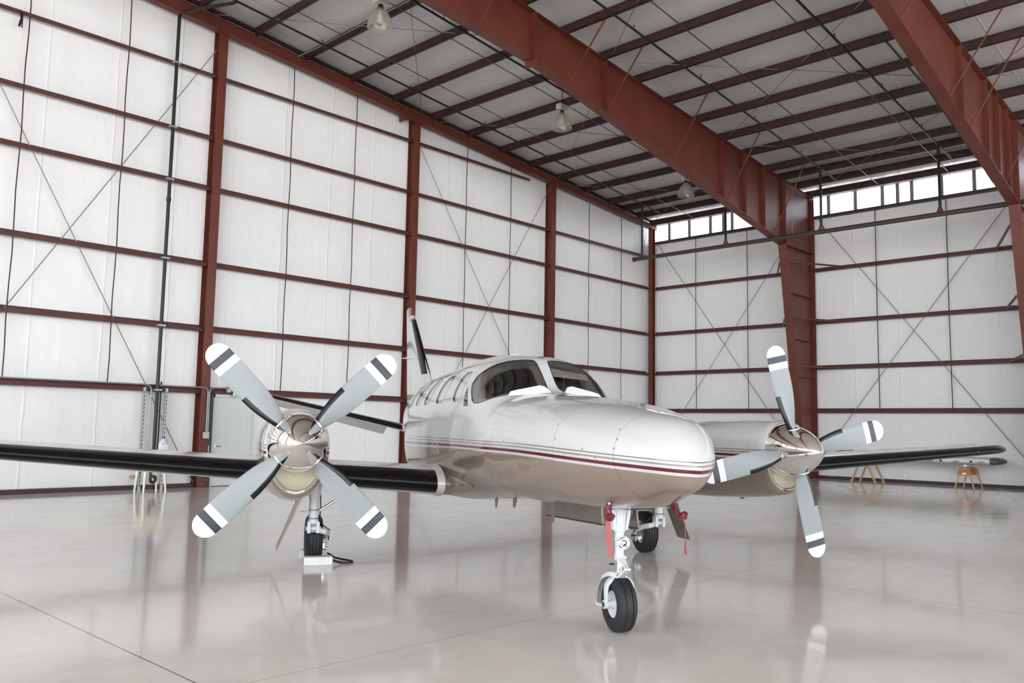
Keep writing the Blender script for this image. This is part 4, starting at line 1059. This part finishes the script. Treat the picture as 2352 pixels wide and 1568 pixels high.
# nose gear doors on the far side
for xa, xb_, za, zb2 in ((-0.10, -0.82, 0.79, 0.74), (-0.86, -2.42, 0.735, 0.665)):
    ta, tb = 0.965, 0.95
    if xa < -0.5: ta, tb = 0.92, 0.86
    g = G().loft([[(xa, 0.19, ta), (xa, 0.205, ta), (xa, 0.225, za), (xa, 0.21, za)], [(xb_, 0.19, tb), (xb_, 0.205, tb), (xb_, 0.225, zb2), (xb_, 0.21, zb2)]])
    dd = build('gear_door', g, 'tandark', parent=ng, smooth=False, bevel=0.003)
    build('door_lip', G().loft([[(xa, 0.205, za-0.004), (xa, 0.215, za-0.004), (xa, 0.215, za+0.012), (xa, 0.205, za+0.012)], [(xb_, 0.205, zb2-0.004), (xb_, 0.215, zb2-0.004), (xb_, 0.215, zb2+0.012), (xb_, 0.205, zb2+0.012)]]), 'black', parent=dd, smooth=False)
g = G().tube([(-0.14, 0.185, 0.94), (-0.19, 0.18, 0.85), (-0.24, 0.185, 0.94)], 0.012, 8); build('door_hinge', g, 'tan', parent=ng)
# wheel-well mouth under the nose: dark slab in place of the shade inside
build('wheel_well', G().loft([[(x_, -hw_, fpar(x_)[2]-0.003+0.10*hw_), (x_, 0, fpar(x_)[2]-0.004), (x_, hw_, fpar(x_)[2]-0.003+0.10*hw_), (x_, hw_*0.9, fpar(x_)[2]+0.05), (x_, -hw_*0.9, fpar(x_)[2]+0.05)] for x_, hw_ in ((0.62, 0.02), (0.45, 0.07), (0.25, 0.11), (0.0, 0.13), (-0.6, 0.14), (-0.95, 0.13))]), 'interior', parent=ng, smooth=False)

# main gear
for s, w in ((-1, 'right'), (1, 'left')):
    mg = empty('main_gear', (0, 0, 0), 0, plane)
    WX, WYc, R_ = -4.02, s*2.135, 0.268
    wheel(mg, (WX, WYc, R_), R_, 0.195, 0.135, (-0.055, -0.018, 0.018, 0.055), -s)
    SX, SY = -3.66, s*2.165
    build('strut_cylinder', G().lathe([(1.02, 0.072), (0.80, 0.072), (0.76, 0.056), (0.64, 0.056), (0.635, 0.053), (0.625, 0.053), (0.62, 0.056), (0.545, 0.056), (0.54, 0.052), (0.53, 0.052), (0.52, 0.058), (0.48, 0.058)], (SX, SY, 0), (0, 0, 1), 28), 'gearwhite', parent=mg, angle=30)
    for z_ in (0.63, 0.535): build('strut_band', G().lathe([(z_-0.006, 0.0575), (z_+0.006, 0.0575)], (SX, SY, 0), (0, 0, 1), 24), 'rod', parent=mg)
    g = G()
    for q in (-1, 1): g.obox((SX+0.0, SY+q*0.05, 0.435), (0.05, 0, 0), (0, 0.018, 0), (0, 0, 0.065))
    g.obox((SX-0.03, SY, 0.478), (0.02, 0, 0), (0, 0.05, 0), (0, 0, 0.02)); g.obox((SX-0.045, SY, 0.42), (0.008, 0, 0), (0, 0.05, 0), (0, 0, 0.05))
    g.tube([(SX, SY-0.085, 0.42), (SX, SY+0.085, 0.42)], 0.026, 14)
    build('yoke', g, 'gearwhite', parent=mg, smooth=False, bevel=0.006)
    ay = s*2.005
    g = G().tube([(SX, SY-s*0.05, 0.40), (SX-0.02, SY-s*0.12, 0.385), (SX-0.12, ay-s*0.005, 0.36), (SX-0.25, ay-s*0.01, 0.315), (WX, ay, R_+0.01)], [0.030, 0.036, 0.036, 0.033, 0.030], 14)
    build('trailing_arm', g, 'gearwhite', parent=mg)
    g = G().lathe([(-s*0.06, 0.115), (-s*0.085, 0.115), (-s*0.085, 0.04)], (WX, WYc, R_), (0, 1, 0), 32); build('brake_disc', g, 'steel', parent=mg, angle=30)
    g = G().obox((WX-0.03, s*2.03, R_-0.09), (0.05, 0, 0), (0, 0.03, 0), (0, 0, 0.035)); g.tube([(WX-0.06, s*2.0, R_-0.08), (WX-0.06, s*1.965, R_-0.08)], 0.018, 10); g.tube([(WX+0.0, s*2.0, R_-0.09), (WX+0.0, s*1.965, R_-0.09)], 0.018, 10)
    build('brake_caliper', g, 'steel', parent=mg, smooth=False, bevel=0.006)
    g = G().tube([(WX, s*2.01, R_), (WX, s*1.955, R_)], 0.034, 16); build('axle', g, 'gearwhite', parent=mg)
    g = G().tube([(SX-0.02, SY-s*0.07, 0.80), (SX-0.01, SY-s*0.075, 0.66), (SX-0.02, SY-s*0.07, 0.52), (SX-0.05, SY-s*0.12, 0.44), (SX-0.2, ay-s*0.04, 0.38), (WX+0.02, ay-s*0.045, R_-0.02)], 0.007, 8); build('brake_hose', g, 'black', parent=mg)
    g = G().tube([(SX, SY-s*0.06, 0.62), (SX-0.05, s*1.72, 0.86)], 0.017, 12); build('drag_strut', g, 'chrome', parent=mg)
    g = G().tube([(SX, SY+s*0.055, 0.61), (SX, SY+s*0.15, 0.61)], 0.008, 8); build('door_link', g, 'gearwhite', parent=mg)
    # outboard strut door
    a0, a1 = (s*2.30, 0.84), (s*2.55, 0.20)
    if s > 0: a0, a1 = (s*2.31, 0.80), (s*2.53, 0.21)
    g = G().loft([[(-3.50, a0[0], a0[1]), (-3.50, a0[0]+s*0.014, a0[1]), (-3.92, a0[0]+s*0.014, a0[1]), (-3.92, a0[0], a0[1])], [(-3.52, a1[0], a1[1]), (-3.52, a1[0]+s*0.014, a1[1]), (-3.86, a1[0]+s*0.014, a1[1]), (-3.86, a1[0], a1[1])]])
    dd = build('gear_door', g, 'tandark', parent=mg, smooth=False, bevel=0.004)
    build('door_edge', G().bar((-3.495, a0[0]+s*0.004, a0[1]-0.05), (-3.515, a1[0]+s*0.004, a1[1]+0.01), 0.02, 0.012), 'tan', parent=dd, smooth=False)

# world helper for things standing by the airplane
cp, sp2 = math.cos(PSI), math.sin(PSI)
def W(p): return (5.663+p[0]*cp-p[1]*sp2, 4.157+p[0]*sp2+p[1]*cp, p[2])
# wheel chock: two blocks joined by a rope, either side of the wheel by the grey-bladed propeller seen face-on
ch = empty('wheel_chock', W((-3.74, -2.09, 0)), PSI)
build('block', G().box((-0.075, -0.16, 0), (0.06, 0.16, 0.095)), 'chock', parent=ch, smooth=False, bevel=0.012)
build('block', G().box((-0.63, -0.18, 0), (-0.50, 0.14, 0.095)), 'chock', parent=ch, smooth=False, bevel=0.012)
pts = [(-0.02, 0.16, 0.05), (0.0, 0.20, 0.03), (0.0, 0.27, 0.012), (-0.02, 0.36, 0.012), (-0.08, 0.40, 0.012), (-0.16, 0.385, 0.012), (-0.26, 0.30, 0.015), (-0.38, 0.22, 0.02), (-0.50, 0.18, 0.035), (-0.56, 0.14, 0.05)]
build('rope', G().tube(pts, 0.011, 8), 'rope', parent=ch)
tag(ch, 'white block wheel chocks joined by black rope at the main wheel', 'wheel chock', kind='thing')
# red pitot covers with streamers
def pitot(p0, pts, rib, label):
    root = empty('pitot_cover', W(p0), PSI); o0 = Vector(p0)
    build('cover', G().tube([Vector(p)-o0 for p in pts], [0.021, 0.026, 0.028, 0.030, 0.030, 0.020], 14), 'maroonvinyl', parent=root)
    rr = []
    for i, (p, wv) in enumerate(rib):
        p = Vector(p)-o0; wv = Vector(wv); t = wv.cross(Vector((0, 0, 1))).normalized()*0.0015
        rr.append([p-wv+t, p+wv+t, p+wv-t, p-wv-t])
    build('streamer', G().loft(rr), 'ribbon', parent=root, smooth=False)
    tag(root, label, 'pitot cover', 'red pitot covers with streamers', 'thing')
P1 = (0.33, -0.25, 1.02)
build('pitot_tube', G().tube([(0.36, -0.24, 1.06), (0.36, -0.25, 1.0), (0.40, -0.25, 0.97)], 0.012, 8), 'steel', parent=plane)
build('pitot_tube', G().tube([(0.42, 0.25, 1.08), (0.43, 0.26, 1.02), (0.50, 0.26, 0.97)], 0.012, 8), 'steel', parent=plane)
pitot((0.36, -0.25, 1.02), [(0.365, -0.247, 1.035), (0.355, -0.25, 1.00), (0.345, -0.25, 0.96), (0.36, -0.25, 0.938), (0.40, -0.25, 0.94), (0.44, -0.25, 0.955)],
      [((0.35, -0.25, 0.93), (0.007, 0.017, 0)), ((0.35, -0.25, 0.86), (0.009, 0.021, 0)), ((0.36, -0.25, 0.78), (0.009, 0.021, 0)), ((0.385, -0.245, 0.70), (0.009, 0.021, 0)), ((0.40, -0.245, 0.645), (0.009, 0.021, 0))], 'maroon pitot cover with wide red streamer hanging in front of the nose strut')
pitot((0.43, 0.26, 1.02), [(0.43, 0.255, 1.045), (0.44, 0.262, 1.005), (0.465, 0.272, 0.968), (0.50, 0.282, 0.950), (0.535, 0.292, 0.958), (0.55, 0.296, 0.985)],
      [((0.545, 0.295, 0.945), (0.002, 0.002, 0)), ((0.55, 0.295, 0.88), (0.006, -0.001, 0)), ((0.55, 0.295, 0.80), (0.013, -0.005, 0)), ((0.552, 0.295, 0.72), (0.018, -0.002, 0)), ((0.555, 0.295, 0.675), (0.022, 0.000, 0))], 'maroon pitot cover with edge-on pale streamer on the far side of the nose')

# ------------------------------------------------------------------ things along the walls
# utility sink with flared cream legs
sk = empty('utility_sink', (8.60, 19.50, 0))
g = G()
o_ = lambda z, a, b: [(-a, -b, z), (a, -b, z), (a, b, z), (-a, b, z)]
g.loft([o_(0.52, 0.20, 0.19), o_(0.86, 0.28, 0.27), o_(0.93, 0.31, 0.30), o_(0.93, 0.27, 0.26), o_(0.88, 0.25, 0.24), o_(0.56, 0.17, 0.16)])
build('basin', g, 'creamplastic', parent=sk, bevel=0.01)
for sx in (-1, 1):
    for sy in (-1, 1):
        g = G().tube([(sx*0.21, sy*0.20, 0.60), (sx*0.25, sy*0.24, 0.03), (sx*0.25, sy*0.24, 0.0)], [0.045, 0.024, 0.030], 4); build('leg', g, 'creamplastic', parent=sk, smooth=False)
build('drain_trap', G().tube([(0.0, 0.02, 0.54), (0.0, 0.02, 0.28), (0.008, 0.02, 0.245), (0.03, 0.02, 0.215), (0.06, 0.02, 0.205), (0.09, 0.02, 0.215), (0.112, 0.02, 0.245), (0.12, 0.02, 0.29), (0.122, 0.04, 0.32), (0.125, 0.09, 0.335), (0.13, 0.30, 0.335)], 0.032, 10), 'black', parent=sk)
tag(sk, 'cream plastic utility sink on flared legs behind the wing', 'sink', kind='thing')
g = G().box((8.50, 20.20, 0.26), (8.60, 20.44, 0.33)); tag(build('wood_block', g, 'wood', smooth=False), 'small brown wooden block fixed low beside the sink legs', 'block', kind='thing')
jg = empty('plastic_jug', (8.745, 19.28, 0.93))
build('body', G().loft([[(0.10*k*math.copysign(abs(math.cos(2*PI*j/24))**0.7, math.cos(2*PI*j/24)), 0.075*k*math.copysign(abs(math.sin(2*PI*j/24))**0.7, math.sin(2*PI*j/24)), z) for j in range(24)] for z, k in ((0.0, 0.93), (0.015, 1.0), (0.16, 1.0), (0.20, 0.85), (0.245, 0.50), (0.27, 0.30), (0.29, 0.28))]), 'jug', parent=jg)
build('cap', G().lathe([(0.285, 0.034), (0.315, 0.034), (0.318, 0.001)], (0, 0, 0), (0, 0, 1), 16), 'blue', parent=jg)
build('handle', G().tube([(0.03, 0, 0.27), (0.075, 0, 0.265), (0.095, 0, 0.22), (0.09, 0, 0.16)], 0.012, 8), 'jug', parent=jg)
build('paper_label', G().box((-0.085, -0.0775, 0.03), (0.085, -0.075, 0.15)), 'label_white', parent=jg, smooth=False)
tag(jg, 'pale plastic jug with dark blue cap standing on the sink', 'jug', kind='thing')

# spare wing lying on two sawhorses by the window wall
sw = empty('spare_wing', (28.95, 6.98, 0.84), 0)
rr = []
def wring(y, half, t, x0=0.0):
    out = []
    for k in range(28):
        a = 2*PI*k/28; c, q = math.cos(a), math.sin(a)
        out.append((x0+half*math.copysign(abs(c)**0.55, c), y, t*math.copysign(abs(q)**0.75, q)))
    return out
build('wing_panel', G().loft([wring(0.30, 0.55, 0.11), wring(1.5, 0.56, 0.115), wring(4.6, 0.57, 0.12), wring(6.0, 0.57, 0.12)]), 'oldwhite', parent=sw)
build('wing_tip', G().loft([wring(0.0, 0.20, 0.02), wring(0.05, 0.38, 0.06), wring(0.15, 0.50, 0.095), wring(0.30, 0.555, 0.113)]), 'greenpaint', parent=sw)
for y, kind_ in ((0.52, 'o'), (1.22, 'o'), (1.98, 'o'), (2.40, 'o'), (0.80, 'b'), (1.65, 'b'), (2.20, 'b'), (3.2, 'o'), (3.9, 'b')):
    if kind_ == 'o': g = G().loft([[(-0.578+0.006*e, y+0.10*math.cos(2*PI*k/20), -0.03+0.035*math.sin(2*PI*k/20)) for k in range(20)] for e in (0, 3)]); build('inspection_cover', g, 'greyoval', parent=sw)
    else: build('slot', G().box((-0.582, y-0.035, -0.045), (-0.55, y+0.035, 0.01)), 'black', parent=sw, smooth=False)
tag(sw, 'spare white wing with green tip lying on sawhorses by window wall', 'wing', kind='thing')
pad = G()
for k in range(5): pad.lathe([(-0.05, 0.001), (-0.03, 0.05), (0.0, 0.06), (0.03, 0.05), (0.05, 0.001)], (28.62+0.16*k, 8.02+0.02*(k % 2), 0.685), (0, 0, 1), 12)
tag(build('foam_padding', pad, 'padding'), 'lumpy white foam pad between spare wing tip and orange sawhorse', 'padding', kind='thing')
g = G(); rr = []
for k in range(9):
    t = k/8; h = 0.14*math.sin(PI*t)**0.6*(0.8+0.25*math.sin(9*t)); y = 4.45+0.75*t
    rr.append([(-0.22+0.44*j/10, y, 0.115+h*math.sin(PI*j/10)*(0.8+0.3*math.sin(j*2.1+k))) for j in range(11)]+[(0.22-0.44*j/10, y, 0.105) for j in range(11)])
o = build('cloth', G().loft(rr), 'teal'); o.location = (28.95, 6.98, 0.84)
tag(o, 'crumpled dark teal cloth lying on top of the spare wing', 'cloth', kind='thing')
def sawhorse(y, label, ply, hgt, spread_y, xs):
    root = empty('sawhorse', (28.95, y, 0))
    build('top_beam', G().box((-0.45, -0.09, hgt-0.04), (0.45, 0.09, hgt)), 'wood', parent=root, smooth=False)
    for sx in (-1, 1):
        for sy in (-1, 1):
            build('leg', G().bar((sx*0.36, sy*0.10, hgt-0.02), (sx*xs, sy*spread_y, 0.0), 0.036 if ply else 0.055, 0.036 if ply else 0.055, (1, 0, 0)), 'wood', parent=root, smooth=False)
        if ply: build('gusset', G().prism([(-0.15, hgt-0.03), (0.15, hgt-0.03), (0.20, hgt-0.24), (-0.20, hgt-0.24)], sx*0.40-0.012, sx*0.40+0.012, lambda u, v, w: (w, u, v)), 'wood2', parent=root, smooth=False)
        else: build('gusset', G().prism([(-0.13, hgt-0.03), (0.13, hgt-0.03), (0.17, hgt-0.14), (-0.17, hgt-0.14)], sx*0.40-0.012, sx*0.40+0.012, lambda u, v, w: (w, u, v)), 'wood', parent=root, smooth=False)
    if ply: build('paper_label', G().box((-0.420, -0.05, hgt-0.215), (-0.4125, 0.06, hgt-0.155)), 'label_white', parent=root, smooth=False)
    tag(root, label, 'sawhorse', 'sawhorses under the spare wing', 'thing')
sawhorse(8.02, 'wooden sawhorse with orange plywood gussets under the green wing tip', True, 0.63, 0.27, 0.44)
sawhorse(11.1, 'plain pale wooden sawhorse half hidden behind the airplane wing', False, 0.70, 0.40, 0.36)

# ------------------------------------------------------------------ light
wd = bpy.data.worlds.new('sky'); SC.world = wd; wd.use_nodes = True
nt = wd.node_tree; bg = nt.nodes['Background']
tc = nt.nodes.new('ShaderNodeTexCoord'); sx_ = nt.nodes.new('ShaderNodeSeparateXYZ'); nt.links.new(tc.outputs['Generated'], sx_.inputs[0])
rp = nt.nodes.new('ShaderNodeValToRGB'); rp.color_ramp.elements[0].position = 0.0; rp.color_ramp.elements[0].color = (0.91, 0.955, 1.0, 1)
rp.color_ramp.elements[1].position = 0.7; rp.color_ramp.elements[1].color = (0.74, 0.855, 1.0, 1)
nt.links.new(sx_.outputs['Z'], rp.inputs['Fac']); nt.links.new(rp.outputs['Color'], bg.inputs['Color'])
bg.inputs['Strength'].default_value = 3.2
sun = bpy.data.lights.new('sun', 'SUN'); sun.energy = 16.0; sun.angle = 0.02; sun.color = (1.0, 0.95, 0.88)
so = bpy.data.objects.new('sun', sun); COL.objects.link(so); so.location = (0, 40, 40); so.rotation_euler = (math.radians(-42), 0, 0)
def portal(loc, rot, sx, sy):
    l = bpy.data.lights.new('daylight_portal', 'AREA'); l.shape = 'RECTANGLE'; l.size = sx; l.size_y = sy
    l.cycles.is_portal = True
    o = bpy.data.objects.new('daylight_portal', l); COL.objects.link(o); o.location = loc; o.rotation_euler = rot
portal(((X0+X1)/2, Y0-0.05, 5.1), (PI/2, 0, 0), X1-X0, 10.2)
portal((X0-0.1, (Y0+18)/2, 6.75), (0, -PI/2, 0), 13.5, 18-Y0)
portal((X1+0.25, (Y0+Y1)/2, 9.9), (0, PI/2, 0), 0.8, Y1-Y0)

# ------------------------------------------------------------------ camera
cam = bpy.data.cameras.new('camera'); co = bpy.data.objects.new('camera', cam); COL.objects.link(co)
yaw, pit, rol = 0.76053689, 0.10085098, 0.01766347
fw = Vector((math.cos(pit)*math.cos(yaw), math.cos(pit)*math.sin(yaw), math.sin(pit)))
r0 = Vector((math.sin(yaw), -math.cos(yaw), 0)); u0 = r0.cross(fw)
r_ = math.cos(rol)*r0+math.sin(rol)*u0; u_ = -math.sin(rol)*r0+math.cos(rol)*u0
mw = Matrix((r_, u_, -fw)).transposed().to_4x4(); mw.translation = Vector((0, 0, 1.6))
co.matrix_world = mw
cam.sensor_width = 36.0; cam.sensor_fit = 'HORIZONTAL'; cam.lens = 1954.62/2352*36.0; cam.clip_end = 500; cam.clip_start = 0.05
SC.camera = co
SC.view_settings.view_transform = 'Standard'; SC.view_settings.look = 'None'; SC.view_settings.gamma = 1.0
SC.view_settings.exposure = 1.06; SC.view_settings.use_curve_mapping = False
SC.cycles.use_denoising = True
SC.cycles.max_bounces = 7; SC.cycles.diffuse_bounces = 4; SC.cycles.glossy_bounces = 3; SC.cycles.transparent_max_bounces = 12
SC.cycles.use_adaptive_sampling = True; SC.cycles.adaptive_threshold = 0.08
SC.cycles.sample_clamp_indirect = 8.0
